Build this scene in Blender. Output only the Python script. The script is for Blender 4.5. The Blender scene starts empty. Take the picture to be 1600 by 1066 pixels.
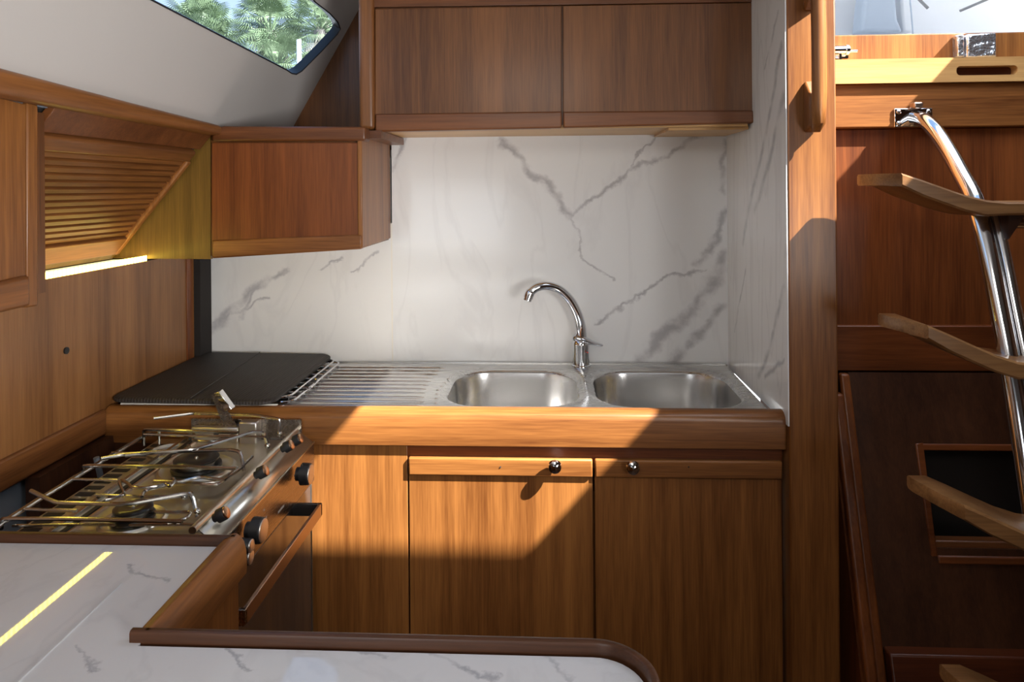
import bpy, bmesh, math, random
from mathutils import Vector, Matrix
random.seed(7)
SC = bpy.context.scene
COL = SC.collection

# ------------------------------------------------------------------ camera
F = 1100.0; PX0 = 800.0; PY0 = 295.4; ROLL = 0.008
ZC = 1.44                                   # eye height above the sole
TH = math.atan(55 / F)
RV = Vector((math.cos(TH), math.sin(TH), 0)); FW = Vector((-math.sin(TH), math.cos(TH), 0)); UP = Vector((0, 0, 1))
CR = RV * math.cos(ROLL) - UP * math.sin(ROLL)
CU = RV * math.sin(ROLL) + UP * math.cos(ROLL)
cd = bpy.data.cameras.new('camera'); cam = bpy.data.objects.new('camera', cd); COL.objects.link(cam)
cd.sensor_width = 36; cd.lens = 36 * F / 1600; cd.shift_y = -(533 - PY0) / 1600; cd.clip_start = 0.02
m = Matrix.Identity(4)
for i in range(3):
    m[i][0] = CR[i]; m[i][1] = CU[i]; m[i][2] = -FW[i]
m[2][3] = ZC
cam.matrix_world = m
SC.camera = cam
SC.view_settings.view_transform = 'Standard'; SC.view_settings.look = 'None'
SC.view_settings.gamma = 1; SC.view_settings.use_curve_mapping = False
SC.view_settings.exposure = 0.0

# ------------------------------------------------------------------ daylight and added fill lamps
W_ = bpy.data.worlds.new('sky'); SC.world = W_; W_.use_nodes = True
wn = W_.node_tree.nodes; wl = W_.node_tree.links
wbg = wn['Background']; wbg.inputs['Strength'].default_value = 1.6
wtc = wn.new('ShaderNodeTexCoord'); wsx = wn.new('ShaderNodeSeparateXYZ'); wr = wn.new('ShaderNodeValToRGB')
wl.new(wtc.outputs['Generated'], wsx.inputs[0]); wl.new(wsx.outputs['Z'], wr.inputs[0]); wl.new(wr.outputs[0], wbg.inputs['Color'])
wr.color_ramp.elements[0].position = 0.0; wr.color_ramp.elements[0].color = (.62, .72, .82, 1)
wr.color_ramp.elements[1].position = .6; wr.color_ramp.elements[1].color = (.28, .47, .80, 1)
SUN_DIR = Vector((-0.90, 0.42, -1.0)).normalized()
sl = bpy.data.lights.new('sun', 'SUN'); sl.energy = 31; sl.angle = math.radians(0.6); sl.color = (1, .955, .90)
so = bpy.data.objects.new('sun', sl); COL.objects.link(so); so.location = (3, -2, 5)
so.rotation_euler = (-SUN_DIR).to_track_quat('Z', 'Y').to_euler()
def area(name, loc, aim, sx, sy, power, col):
    l = bpy.data.lights.new(name, 'AREA'); l.shape = 'RECTANGLE'; l.size = sx; l.size_y = sy; l.energy = power; l.color = col
    o = bpy.data.objects.new(name, l); COL.objects.link(o); o.location = loc
    o.rotation_euler = (Vector(loc) - Vector(aim)).to_track_quat('Z', 'Y').to_euler()
    return o
area('saloon_ceiling_fill', (-0.1, -0.25, ZC + .62), (-0.1, 0.6, 0.7), .65, .65, 12, (1, .95, .88))  # added fill lamp; the ceiling has no hatch here
area('saloon_low_fill', (-0.95, -1.9, ZC - .25), (0.2, 2.0, 0.9), 1.2, .6, 9, (.93, .97, 1))  # added low fill lamp, placed for its sheen on the marble; no window
bounce = area('liner_bounce_fill', (1.2, -.8, ZC - .25), (-.9, 1.15, ZC + .28), .8, .5, 11.5, (1, .98, .96)); bounce.data.spread = math.radians(70)  # added low lamp imitating sun bounced off the worktops onto the liner
area('companionway_daylight', (0.96, 1.40, ZC + .72), (0.7, 1.35, 0), .65, .7, 7, (.96, .98, 1))

# ------------------------------------------------------------------ pixel rays -> points in the room
def ray(px, py):
    return CR * ((px - PX0) / F) + CU * ((PY0 - py) / F) + FW
def hY(px, py, Y):
    d = ray(px, py); t = Y / d.y; return Vector((d.x * t, Y, ZC + d.z * t))
def hX(px, py, X):
    d = ray(px, py); t = X / d.x; return Vector((X, d.y * t, ZC + d.z * t))
def hZ(px, py, zd):
    d = ray(px, py); t = -zd / d.z; return Vector((d.x * t, d.y * t, ZC - zd))
def W(x, y, zd): return Vector((x, y, ZC - zd))

# ------------------------------------------------------------------ materials
MATS = {}
def newmat(name):
    m = bpy.data.materials.new(name); m.use_nodes = True
    nt = m.node_tree; b = nt.nodes['Principled BSDF']; MATS[name] = m
    return m, nt, b
def N(nt, t, **k):
    n = nt.nodes.new(t)
    for a, v in k.items(): setattr(n, a, v)
    return n
def plain(name, col, rough=.5, metal=0, coat=0, bump=0, bscale=60, var=0.08, vscale=6):
    m, nt, b = newmat(name)
    b.inputs['Roughness'].default_value = rough; b.inputs['Metallic'].default_value = metal
    b.inputs['Coat Weight'].default_value = coat
    tc = N(nt, 'ShaderNodeTexCoord'); no = N(nt, 'ShaderNodeTexNoise'); no.inputs['Scale'].default_value = vscale; no.inputs['Detail'].default_value = 4
    nt.links.new(tc.outputs['Object'], no.inputs['Vector'])
    mx = N(nt, 'ShaderNodeMix', data_type='RGBA')
    mx.inputs[6].default_value = (*[c * (1 - var) for c in col], 1); mx.inputs[7].default_value = (*[min(1, c * (1 + var)) for c in col], 1)
    nt.links.new(no.outputs[0], mx.inputs[0]); nt.links.new(mx.outputs[2], b.inputs['Base Color'])
    if bump:
        n2 = N(nt, 'ShaderNodeTexNoise'); n2.inputs['Scale'].default_value = bscale; nt.links.new(tc.outputs['Object'], n2.inputs['Vector'])
        bp = N(nt, 'ShaderNodeBump'); bp.inputs['Strength'].default_value = bump; bp.inputs['Distance'].default_value = .002
        nt.links.new(n2.outputs[0], bp.inputs['Height']); nt.links.new(bp.outputs[0], b.inputs['Normal'])
    return m
TONE = (.70, .64, .53)
def wood(name, dark, light, axis='z', rough=.42, coat=.16, off=(0, 0, 0), fine=1.0):
    dark = tuple(c * k for c, k in zip(dark, TONE)); light = tuple(c * k for c, k in zip(light, TONE))
    m, nt, b = newmat(name); L = nt.links.new
    tc = N(nt, 'ShaderNodeTexCoord')
    mp = N(nt, 'ShaderNodeMapping'); mp.inputs['Location'].default_value = off
    s = {'x': (.04, 1, 1), 'y': (1, .04, 1), 'z': (1, 1, .04)}[axis]; mp.inputs['Scale'].default_value = s
    L(tc.outputs['Object'], mp.inputs['Vector'])
    n0 = N(nt, 'ShaderNodeTexNoise'); n0.inputs['Scale'].default_value = 11; n0.inputs['Detail'].default_value = 3
    n1 = N(nt, 'ShaderNodeTexNoise'); n1.inputs['Scale'].default_value = 48; n1.inputs['Detail'].default_value = 6; n1.inputs['Distortion'].default_value = .5
    n2 = N(nt, 'ShaderNodeTexNoise'); n2.inputs['Scale'].default_value = 260 * fine; n2.inputs['Detail'].default_value = 3
    for n in (n0, n1, n2): L(mp.outputs[0], n.inputs['Vector'])
    a = N(nt, 'ShaderNodeMath', operation='MULTIPLY'); a.inputs[1].default_value = .42; L(n0.outputs[0], a.inputs[0])
    c = N(nt, 'ShaderNodeMath', operation='MULTIPLY_ADD'); c.inputs[1].default_value = .33; L(n1.outputs[0], c.inputs[0]); L(a.outputs[0], c.inputs[2])
    e = N(nt, 'ShaderNodeMath', operation='MULTIPLY_ADD'); e.inputs[1].default_value = .25; L(n2.outputs[0], e.inputs[0]); L(c.outputs[0], e.inputs[2])
    r = N(nt, 'ShaderNodeValToRGB'); L(e.outputs[0], r.inputs[0])
    r.color_ramp.elements[0].position = .365; r.color_ramp.elements[0].color = (*dark, 1)
    r.color_ramp.elements[1].position = .635; r.color_ramp.elements[1].color = (*light, 1)
    L(r.outputs[0], b.inputs['Base Color'])
    b.inputs['Roughness'].default_value = rough; b.inputs['Coat Weight'].default_value = coat; b.inputs['Coat Roughness'].default_value = .2; b.inputs['Specular IOR Level'].default_value = .35
    bp = N(nt, 'ShaderNodeBump'); bp.inputs['Strength'].default_value = .12; bp.inputs['Distance'].default_value = .001
    L(n2.outputs[0], bp.inputs['Height']); L(bp.outputs[0], b.inputs['Normal'])
    return m
TD, TL = (.15, .050, .012), (.47, .205, .062)
teak_z = wood('teak_upright_grain', TD, TL, 'z')
teak_x = wood('teak_cross_grain', TD, TL, 'x', off=(.3, .1, .7))
teak_y = wood('teak_fore_aft_grain', (.12, .042, .013), (.36, .15, .05), 'y', off=(.5, .9, .2))
dk_z = wood('brown_teak_upright', (.105, .038, .012), (.30, .125, .042), 'z', off=(1.3, .2, .4))
dk_x = wood('brown_teak_cross', (.11, .036, .011), (.27, .10, .034), 'x', off=(.2, 1.2, .4))
pil_z = wood('pillar_teak', (.15, .048, .012), (.44, .190, .055), 'z', off=(4.2, .2, .4))
lt_x = wood('pale_teak_cross', (.50, .28, .11), (.86, .56, .26), 'x', off=(2.2, .2, .4))
red_z = wood('reddish_teak_upright', (.12, .032, .008), (.33, .105, .028), 'z', off=(3.2, .2, .4))
red_x = wood('reddish_teak_cross', (.11, .028, .007), (.28, .085, .024), 'x', off=(3.2, .7, .4))
mah = wood('dark_mahogany', (.036, .013, .007), (.105, .042, .021), 'z', off=(.2, .7, 2.4), rough=.42)
mah_x = wood('dark_mahogany_cross', (.06, .014, .006), (.16, .044, .017), 'x', off=(.2, .7, 2.4), rough=.36)
panel_w = wood('side_panel_teak', (.19, .078, .024), (.42, .20, .075), 'z', off=(6.2, .7, 2.4), rough=.42, coat=.2)
ply = wood('ply_lining', (.15, .085, .015), (.32, .19, .04), 'z', off=(7.2, .7, 2.4), rough=.5)

def seg_marble(name, segs, base=(.73, .73, .725), vein=(.44, .43, .44), plane='y', width=.0115, rough=.12, fbm=.13):
    """white marble laminate; veins follow the drawn strokes, broken up with noise"""
    m, nt, b = newmat(name); L = nt.links.new
    tc = N(nt, 'ShaderNodeTexCoord')
    no = N(nt, 'ShaderNodeTexNoise'); no.inputs['Scale'].default_value = 9; no.inputs['Detail'].default_value = 6; no.inputs['Roughness'].default_value = .62
    L(tc.outputs['Object'], no.inputs['Vector'])
    sb = N(nt, 'ShaderNodeVectorMath', operation='SUBTRACT'); sb.inputs[1].default_value = (.5, .5, .5); L(no.outputs['Color'], sb.inputs[0])
    ml = N(nt, 'ShaderNodeVectorMath', operation='MULTIPLY'); L(sb.outputs[0], ml.inputs[0])
    ml.inputs[1].default_value = {'y': (.10, 0, .10), 'x': (0, .05, .05), 'z': (.09, .09, 0)}[plane]
    ad = N(nt, 'ShaderNodeVectorMath', operation='ADD'); L(tc.outputs['Object'], ad.inputs[0]); L(ml.outputs[0], ad.inputs[1])
    fl = N(nt, 'ShaderNodeVectorMath', operation='MULTIPLY'); L(ad.outputs[0], fl.inputs[0])
    fl.inputs[1].default_value = {'y': (1, 0, 1), 'x': (0, 1, 1), 'z': (1, 1, 0)}[plane]
    P = fl.outputs[0]; last = None
    mk = {'y': lambda v: Vector((v[0], 0, v[2])), 'x': lambda v: Vector((0, v[1], v[2])), 'z': lambda v: Vector((v[0], v[1], 0))}[plane]
    for (A, B, w) in segs:
        A = mk(A); B = mk(B); D = B - A
        s1 = N(nt, 'ShaderNodeVectorMath', operation='SUBTRACT'); L(P, s1.inputs[0]); s1.inputs[1].default_value = A
        d1 = N(nt, 'ShaderNodeVectorMath', operation='DOT_PRODUCT'); L(s1.outputs[0], d1.inputs[0]); d1.inputs[1].default_value = D / D.length_squared
        cl = N(nt, 'ShaderNodeClamp'); L(d1.outputs['Value'], cl.inputs[0])
        sc = N(nt, 'ShaderNodeVectorMath', operation='SCALE'); sc.inputs[0].default_value = D; L(cl.outputs[0], sc.inputs['Scale'])
        ds = N(nt, 'ShaderNodeVectorMath', operation='DISTANCE'); L(s1.outputs[0], ds.inputs[0]); L(sc.outputs[0], ds.inputs[1])
        dv = N(nt, 'ShaderNodeMath', operation='DIVIDE'); L(ds.outputs['Value'], dv.inputs[0]); dv.inputs[1].default_value = w * width
        if last is None: last = dv.outputs[0]
        else:
            mn = N(nt, 'ShaderNodeMath', operation='MINIMUM'); L(last, mn.inputs[0]); L(dv.outputs[0], mn.inputs[1]); last = mn.outputs[0]
    r = N(nt, 'ShaderNodeValToRGB'); r.color_ramp.interpolation = 'EASE'
    r.color_ramp.elements[0].position = 0.0; r.color_ramp.elements[0].color = (1, 1, 1, 1)
    r.color_ramp.elements[1].position = 1.0; r.color_ramp.elements[1].color = (0, 0, 0, 1)
    if last is not None: L(last, r.inputs[0])
    n3 = N(nt, 'ShaderNodeTexNoise'); n3.inputs['Scale'].default_value = 16; n3.inputs['Detail'].default_value = 5; L(tc.outputs['Object'], n3.inputs['Vector'])
    r3 = N(nt, 'ShaderNodeValToRGB'); r3.color_ramp.elements[0].position = .28; r3.color_ramp.elements[1].position = .55; L(n3.outputs[0], r3.inputs[0])
    mm = N(nt, 'ShaderNodeMath', operation='MULTIPLY'); L(r.outputs[0], mm.inputs[0]); L(r3.outputs[0], mm.inputs[1])
    # faint all-over veining
    mp = N(nt, 'ShaderNodeMapping'); mp.inputs['Scale'].default_value = {'y': (2.6, 1, .9), 'x': (1, 7, .8), 'z': (3.5, 2.2, 1)}[plane]
    mp.inputs['Rotation'].default_value = {'y': (0, .7, 0), 'x': (.16, 0, 0), 'z': (0, 0, .6)}[plane]
    L(tc.outputs['Object'], mp.inputs['Vector'])
    n4 = N(nt, 'ShaderNodeTexNoise'); n4.inputs['Scale'].default_value = 2.1; n4.inputs['Detail'].default_value = 7; n4.inputs['Distortion'].default_value = .9; L(mp.outputs[0], n4.inputs['Vector'])
    ab = N(nt, 'ShaderNodeMath', operation='SUBTRACT'); ab.inputs[1].default_value = .5; L(n4.outputs[0], ab.inputs[0])
    aa = N(nt, 'ShaderNodeMath', operation='ABSOLUTE'); L(ab.outputs[0], aa.inputs[0])
    r4 = N(nt, 'ShaderNodeValToRGB'); L(aa.outputs[0], r4.inputs[0])
    r4.color_ramp.elements[0].position = 0; r4.color_ramp.elements[0].color = (fbm, fbm, fbm, 1); r4.color_ramp.elements[1].position = .035; r4.color_ramp.elements[1].color = (0, 0, 0, 1)
    mxx = N(nt, 'ShaderNodeMath', operation='MAXIMUM'); L(mm.outputs[0], mxx.inputs[0]); L(r4.outputs[0], mxx.inputs[1])
    mx = N(nt, 'ShaderNodeMix', data_type='RGBA'); mx.inputs[6].default_value = (*base, 1); mx.inputs[7].default_value = (*vein, 1)
    L(mxx.outputs[0], mx.inputs[0]); L(mx.outputs[2], b.inputs['Base Color'])
    b.inputs['Roughness'].default_value = rough
    return m

def steel(name, col=(.62, .61, .60), rough=.22, aniso=0, axis=None):
    m, nt, b = newmat(name); L = nt.links.new
    b.inputs['Metallic'].default_value = 1; b.inputs['Base Color'].default_value = (*col, 1); b.inputs['Roughness'].default_value = rough
    tc = N(nt, 'ShaderNodeTexCoord'); mp = N(nt, 'ShaderNodeMapping')
    mp.inputs['Scale'].default_value = {'x': (3, 220, 220), 'y': (220, 3, 220), None: (40, 40, 40)}[axis]
    L(tc.outputs['Object'], mp.inputs['Vector'])
    no = N(nt, 'ShaderNodeTexNoise'); no.inputs['Scale'].default_value = 1; L(mp.outputs[0], no.inputs['Vector'])
    mr = N(nt, 'ShaderNodeMapRange'); mr.inputs['To Min'].default_value = rough * .9; mr.inputs['To Max'].default_value = rough * 1.12
    L(no.outputs[0], mr.inputs[0]); L(mr.outputs[0], b.inputs['Roughness'])
    return m
sink_steel = steel('brushed_sink_steel', (.60, .595, .585), .27, axis='x')
bowl_steel = steel('satin_bowl_steel', (.66, .655, .65), .24)
chrome = steel('polished_chrome', (.72, .73, .76), .06)
tube_steel = steel('polished_tube_steel', (.66, .67, .70), .11)
hob_steel = steel('polished_hob_steel', (.70, .67, .58), .30, axis='y')
wire_steel = steel('wire_steel', (.56, .55, .53), .2)
panel_steel = steel('oven_panel_steel', (.36, .32, .29), .27, axis='y')
handle_steel = steel('oven_handle_steel', (.55, .42, .33), .3, axis='y')
black = plain('black_rubber', (.012, .012, .013), .45)
cast = plain('black_enamel', (.014, .013, .013), .28, coat=.4)
glassblack = plain('smoked_oven_glass', (.035, .034, .034), .12, coat=1, var=.02)
capm_ = steel('brushed_knob_cap', (.78, .74, .70), .38)
copper = steel('coppery_knob_cap', (.52, .33, .20), .25)
liner = plain('off_white_liner', (.50, .475, .455), .5, bump=.05, bscale=120, var=.03, vscale=2)
white_gel = plain('white_gelcoat', (.80, .82, .85), .35, var=.03)
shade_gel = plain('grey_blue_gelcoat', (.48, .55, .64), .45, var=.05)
hullgrey = plain('blue_grey_hull_paint', (.17, .19, .22), .45, var=.06)
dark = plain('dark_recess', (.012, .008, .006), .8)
caulk = plain('white_sealant', (.72, .68, .60), .5)
red = plain('red_dot', (.6, .03, .02), .4)
pale = plain('pale_etched_mark', (.62, .60, .57), .5)
bulk_white = plain('headliner_white', (.6, .59, .57), .55, var=.03)
sole_m = wood('sole_boards', (.06, .025, .01), (.16, .075, .03), 'y', off=(1, 1, 1))

# mat: dark fabric with fine ribs
mat_m, nt, b = newmat('dark_ribbed_mat')
tc = N(nt, 'ShaderNodeTexCoord'); wv = N(nt, 'ShaderNodeTexWave'); wv.bands_direction = 'X'; wv.inputs['Scale'].default_value = 42; wv.inputs['Distortion'].default_value = .6
nt.links.new(tc.outputs['Object'], wv.inputs['Vector'])
mx = N(nt, 'ShaderNodeMix', data_type='RGBA'); mx.inputs[6].default_value = (.020, .015, .0125, 1); mx.inputs[7].default_value = (.036, .029, .024, 1)
nt.links.new(wv.outputs['Fac'], mx.inputs[0]); nt.links.new(mx.outputs[2], b.inputs['Base Color']); b.inputs['Roughness'].default_value = .62
bp = N(nt, 'ShaderNodeBump'); bp.inputs['Strength'].default_value = .4; bp.inputs['Distance'].default_value = .002
nt.links.new(wv.outputs['Fac'], bp.inputs['Height']); nt.links.new(bp.outputs[0], b.inputs['Normal'])
# LED tape
def ledmat(name, lo, hi, ca=(1, .86, .35, 1), cb=(1, .95, .62, 1)):
    m, nt, b = newmat(name)
    tc = N(nt, 'ShaderNodeTexCoord'); wv = N(nt, 'ShaderNodeTexWave'); wv.bands_direction = 'Y'; wv.inputs['Scale'].default_value = 24
    nt.links.new(tc.outputs['Object'], wv.inputs['Vector'])
    mx = N(nt, 'ShaderNodeMix', data_type='RGBA'); mx.inputs[6].default_value = ca; mx.inputs[7].default_value = cb
    nt.links.new(wv.outputs['Fac'], mx.inputs[0]); nt.links.new(mx.outputs[2], b.inputs['Emission Color'])
    b.inputs['Base Color'].default_value = (.8, .75, .5, 1)
    mr = N(nt, 'ShaderNodeMapRange'); mr.inputs['To Min'].default_value = lo; mr.inputs['To Max'].default_value = hi
    nt.links.new(wv.outputs['Fac'], mr.inputs[0]); nt.links.new(mr.outputs[0], b.inputs['Emission Strength'])
    return m
led_m = ledmat('warm_led_diffuser', .75, 1.5)
led2_m = ledmat('warm_led_tape', 10, 19, (1, .70, .05, 1), (1, .84, .14, 1))
# window glass
glass_m, nt, b = newmat('window_glass')
b.inputs['Base Color'].default_value = (.86, .93, 1, 1); b.inputs['Transmission Weight'].default_value = 1; b.inputs['Roughness'].default_value = 0.0; b.inputs['IOR'].default_value = 1.02
leaf = plain('palm_leaf', (.115, .165, .085), .6, var=.7, vscale=1.2)
leafdry = plain('dry_palm_skirt', (.30, .28, .23), .7, var=.4, vscale=3)
bark = plain('palm_trunk_bark', (.20, .18, .16), .9, var=.4, vscale=6)
crumple_m, nt, b = newmat('crumpled_foil_plate')
b.inputs['Metallic'].default_value = .9; b.inputs['Base Color'].default_value = (.72, .75, .80, 1); b.inputs['Roughness'].default_value = .16
tc = N(nt, 'ShaderNodeTexCoord'); vo = N(nt, 'ShaderNodeTexNoise'); vo.inputs['Scale'].default_value = 45; vo.inputs['Detail'].default_value = 3; nt.links.new(tc.outputs['Object'], vo.inputs['Vector'])
bp = N(nt, 'ShaderNodeBump'); bp.inputs['Strength'].default_value = .7; bp.inputs['Distance'].default_value = .01
nt.links.new(vo.outputs[0], bp.inputs['Height']); nt.links.new(bp.outputs[0], b.inputs['Normal'])

# ------------------------------------------------------------------ mesh builder
class MB:
    def __init__(s): s.bm = bmesh.new()
    def face(s, pts):
        return s.bm.faces.new([s.bm.verts.new(p) for p in pts])
    def prism(s, pts, ext):
        ext = Vector(ext); a = [s.bm.verts.new(p) for p in pts]; c = [s.bm.verts.new(Vector(p) + ext) for p in pts]; n = len(pts)
        s.bm.faces.new(a); s.bm.faces.new(c[::-1])
        for i in range(n): s.bm.faces.new((a[i], c[i], c[(i + 1) % n], a[(i + 1) % n]))
        return s
    def box(s, x0, x1, y0, y1, z0, z1):
        return s.prism([(x0, y0, z0), (x1, y0, z0), (x1, y1, z0), (x0, y1, z0)], (0, 0, z1 - z0))
    def boxd(s, x0, x1, y0, y1, d0, d1):        # depths measured down from eye height
        return s.box(x0, x1, y0, y1, ZC - d1, ZC - d0)
    def loft(s, rings, closed=True, cap=True):
        R = [[s.bm.verts.new(p) for p in r] for r in rings]; n = len(R[0])
        for a, c in zip(R, R[1:]):
            for i in range(n if closed else n - 1):
                s.bm.faces.new((a[i], a[(i + 1) % n], c[(i + 1) % n], c[i]))
        if cap:
            s.bm.faces.new(R[0][::-1]); s.bm.faces.new(R[-1])
        return s
    def tube(s, pts, r, seg=10, rad=None, closed=False):
        pts = [Vector(p) for p in pts]; rings = []; prev = None; n = len(pts)
        for i, p in enumerate(pts):
            if closed: t = pts[(i + 1) % n] - pts[i - 1]
            else: t = pts[min(i + 1, n - 1)] - pts[max(i - 1, 0)]
            t.normalize()
            if prev is None:
                u = t.orthogonal().normalized()
            else:
                u = prev - t * prev.dot(t)
                u = u.normalized() if u.length > 1e-6 else t.orthogonal().normalized()
            prev = u; v = t.cross(u); rr = rad[i] if rad else r
            rings.append([p + (u * math.cos(a) + v * math.sin(a)) * rr for a in [2 * math.pi * k / seg for k in range(seg)]])
        if closed: rings.append(rings[0][:]); return s.loft(rings, cap=False)
        return s.loft(rings)
    def cyl(s, p0, p1, r, r1=None, seg=24):
        return s.tube([p0, p1], r, seg, rad=[r, r if r1 is None else r1])
    def lathe(s, p0, axis, prof, seg=28):       # prof: (distance along axis, radius)
        p0 = Vector(p0); ax = Vector(axis).normalized(); u = ax.orthogonal().normalized(); v = ax.cross(u)
        return s.loft([[p0 + ax * h + (u * math.cos(2 * math.pi * k / seg) + v * math.sin(2 * math.pi * k / seg)) * max(r, 1e-4) for k in range(seg)] for h, r in prof])
    def ball(s, c, r, seg=20, sq=(1, 1, 1)):
        g = bmesh.ops.create_uvsphere(s.bm, u_segments=seg, v_segments=seg // 2, radius=r)
        for v in g['verts']: v.co = Vector((v.co.x * sq[0], v.co.y * sq[1], v.co.z * sq[2])) + Vector(c)
        return s
def build(name, mb, mat, parent=None, bevel=0, seg=2, smooth=True, solid=0, sub=0):
    bm = mb.bm
    bmesh.ops.remove_doubles(bm, verts=bm.verts, dist=1e-6)
    bmesh.ops.recalc_face_normals(bm, faces=bm.faces)
    me = bpy.data.meshes.new(name); bm.to_mesh(me); bm.free()
    o = bpy.data.objects.new(name, me); COL.objects.link(o); me.materials.append(mat)
    off = Vector((0, 0, 0)); p = parent
    while p is not None: off += p.location; p = p.parent
    if parent is None and me.vertices:
        c = sum((v.co for v in me.vertices), Vector()) / len(me.vertices); c.z = min(v.co.z for v in me.vertices); off = c; o.location = c
    for v in me.vertices: v.co -= off
    o.parent = parent
    if smooth:
        me.polygons.foreach_set('use_smooth', [True] * len(me.polygons)); me.set_sharp_from_angle(angle=math.radians(35))
    if solid:
        md = o.modifiers.new('thickness', 'SOLIDIFY'); md.thickness = solid; md.offset = 0
    if bevel:
        md = o.modifiers.new('edge', 'BEVEL'); md.width = bevel; md.segments = seg; md.limit_method = 'ANGLE'; md.angle_limit = math.radians(30)
        md.harden_normals = False
    if sub:
        md = o.modifiers.new('sub', 'SUBSURF'); md.levels = sub; md.render_levels = sub
    return o
def tag(o, label, cat, group=None, kind=None):
    o['label'] = label; o['category'] = cat
    if group: o['group'] = group
    if kind: o['kind'] = kind
    return o
def thing(name, loc, label, cat, group=None, kind=None):
    o = bpy.data.objects.new(name, None); COL.objects.link(o); o.location = loc; o.empty_display_size = .05
    return tag(o, label, cat, group, kind)
def pixY(mb, px, Y, depth):                     # outline on the plane Y, given real thickness away from the viewer
    return mb.prism([hY(x, y, Y) for x, y in px], (0, depth, 0))
def pixX(mb, px, X, depth):
    return mb.prism([hX(x, y, X) for x, y in px], (depth, 0, 0))
def rrect(x0, x1, y0, y1, r, n=6):
    out = []
    for cx, cy, a0 in ((x1 - r, y1 - r, 0), (x0 + r, y1 - r, 90), (x0 + r, y0 + r, 180), (x1 - r, y0 + r, 270)):
        for k in range(n + 1):
            a = math.radians(a0 + 90 * k / n); out.append((cx + r * math.cos(a), cy + r * math.sin(a)))
    return out
def smoothpath(pts, n=8):
    pts = [Vector(p) for p in pts]; P = [pts[0]] + pts + [pts[-1]]; out = []
    for i in range(1, len(P) - 2):
        for k in range(n):
            t = k / n; p0, p1, p2, p3 = P[i - 1:i + 3]
            out.append(.5 * ((2 * p1) + (p2 - p0) * t + (2 * p0 - 5 * p1 + 4 * p2 - p3) * t * t + (3 * p1 - p0 - 3 * p2 + p3) * t ** 3))
    out.append(pts[-1]); return out

# reference planes of the galley
YB = 2.10      # splashback
YT = 1.60      # front of the sink counter
XL = -1.045     # hull side panel
XR = 0.528     # marble side panel
YC = 1.75      # companionway bulkhead
HC = -.65      # ceiling (above the eye)

# ================================================================== SETTING
tag(build('floor', MB().box(-1.6, 2.3, -2.6, 2.5, -.04, 0), sole_m), 'dark wooden cabin sole below the galley', 'floor', kind='structure')
# ceiling with the companionway hatch opening
cm = MB(); zt = ZC - HC
HX0, HX1, HY0, HY1 = .60, 1.32, .975, 1.80
for (a, c, d, e) in ((-.615, HX0, -2.6, 2.5), (HX1, 2.3, -2.6, 2.5), (HX0, HX1, -2.6, HY0), (HX0, HX1, 2.3, 2.5)):
    cm.box(a, c, d, e, zt, zt + .04)
tag(build('ceiling', cm, bulk_white, smooth=False), 'off-white cabin ceiling with the companionway hatch cut in it', 'ceiling', kind='structure')
# side panel of the galley (hull side)
wb = hX(0, 770, XL)
m1 = MB().boxd(XL - .02, XL, .55, 2.03, .18, .525)
wl_ = build('wall_left', m1, panel_w); tag(wl_, 'teak panelled hull side beside the stove under the light strip', 'wall', kind='structure')
build('panel_bottom_rail', MB().boxd(XL - .02, XL + .010, .55, YT, .508, .567), teak_y, wl_, bevel=.004)
for (px, py, n) in ((104, 548, 'screw_hole'), (308, 472, 'screw_hole')):
    c = hX(px, py, XL + .002)
    build(n, MB().cyl(c - Vector((.004, 0, 0)), c + Vector((.0015, 0, 0)), .0075), black, wl_)
# dark slot and corner post between side panel and splashback
tag(build('trim_1', MB().boxd(XL - .02, XL + .020, 2.03, 2.098, .175, .53), dark, bevel=.001), 'dark gap between the teak side panel and the marble splashback', 'trim', kind='structure')
tag(build('trim_2', MB().boxd(XL - .006, XL + .004, 1.985, 2.015, .18, .52), red_z, bevel=.001), 'narrow reddish strip at the far end of the side panel', 'trim', kind='structure')
# hull behind the stove
hm = MB(); hm.box(-1.32, -1.30, -2.6, 2.4, 0, ZC + .16); hm.box(-1.32, -.885, -2.6, 2.36, ZC + .155, ZC + .165); hm.face([W(-1.075, .5, .5), W(-1.075, 1.62, .5), W(-1.0, 1.62, 1.4), W(-1.0, .5, 1.4)])
tag(build('wall_hull', hm, hullgrey, solid=.02), 'blue-grey painted hull behind the stove', 'wall', kind='structure')
tag(build('trim_3', MB().prism([W(-1.05, 1.36, .57), W(-1.05, 1.60, .57), W(-.98, 1.60, 1.3), W(-.98, 1.30, 1.3)], (.03, 0, 0)), mah), 'dark wooden web behind the stove', 'trim', kind='structure')
tag(build('wall_back', MB().boxd(-.47, XR + .02, YB + .012, YB + .05, HC, 1.44).boxd(-1.3, -.474, YB + .012, YB + .05, -.10, 1.44).boxd(-.45, XR + .02, 2.36, 2.40, HC, 1.44).boxd(-1.32, -.45, 2.36, 2.40, -.155, 1.44), bulk_white), 'cabin wall behind the splashback and the cupboards', 'wall', kind='structure')
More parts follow.
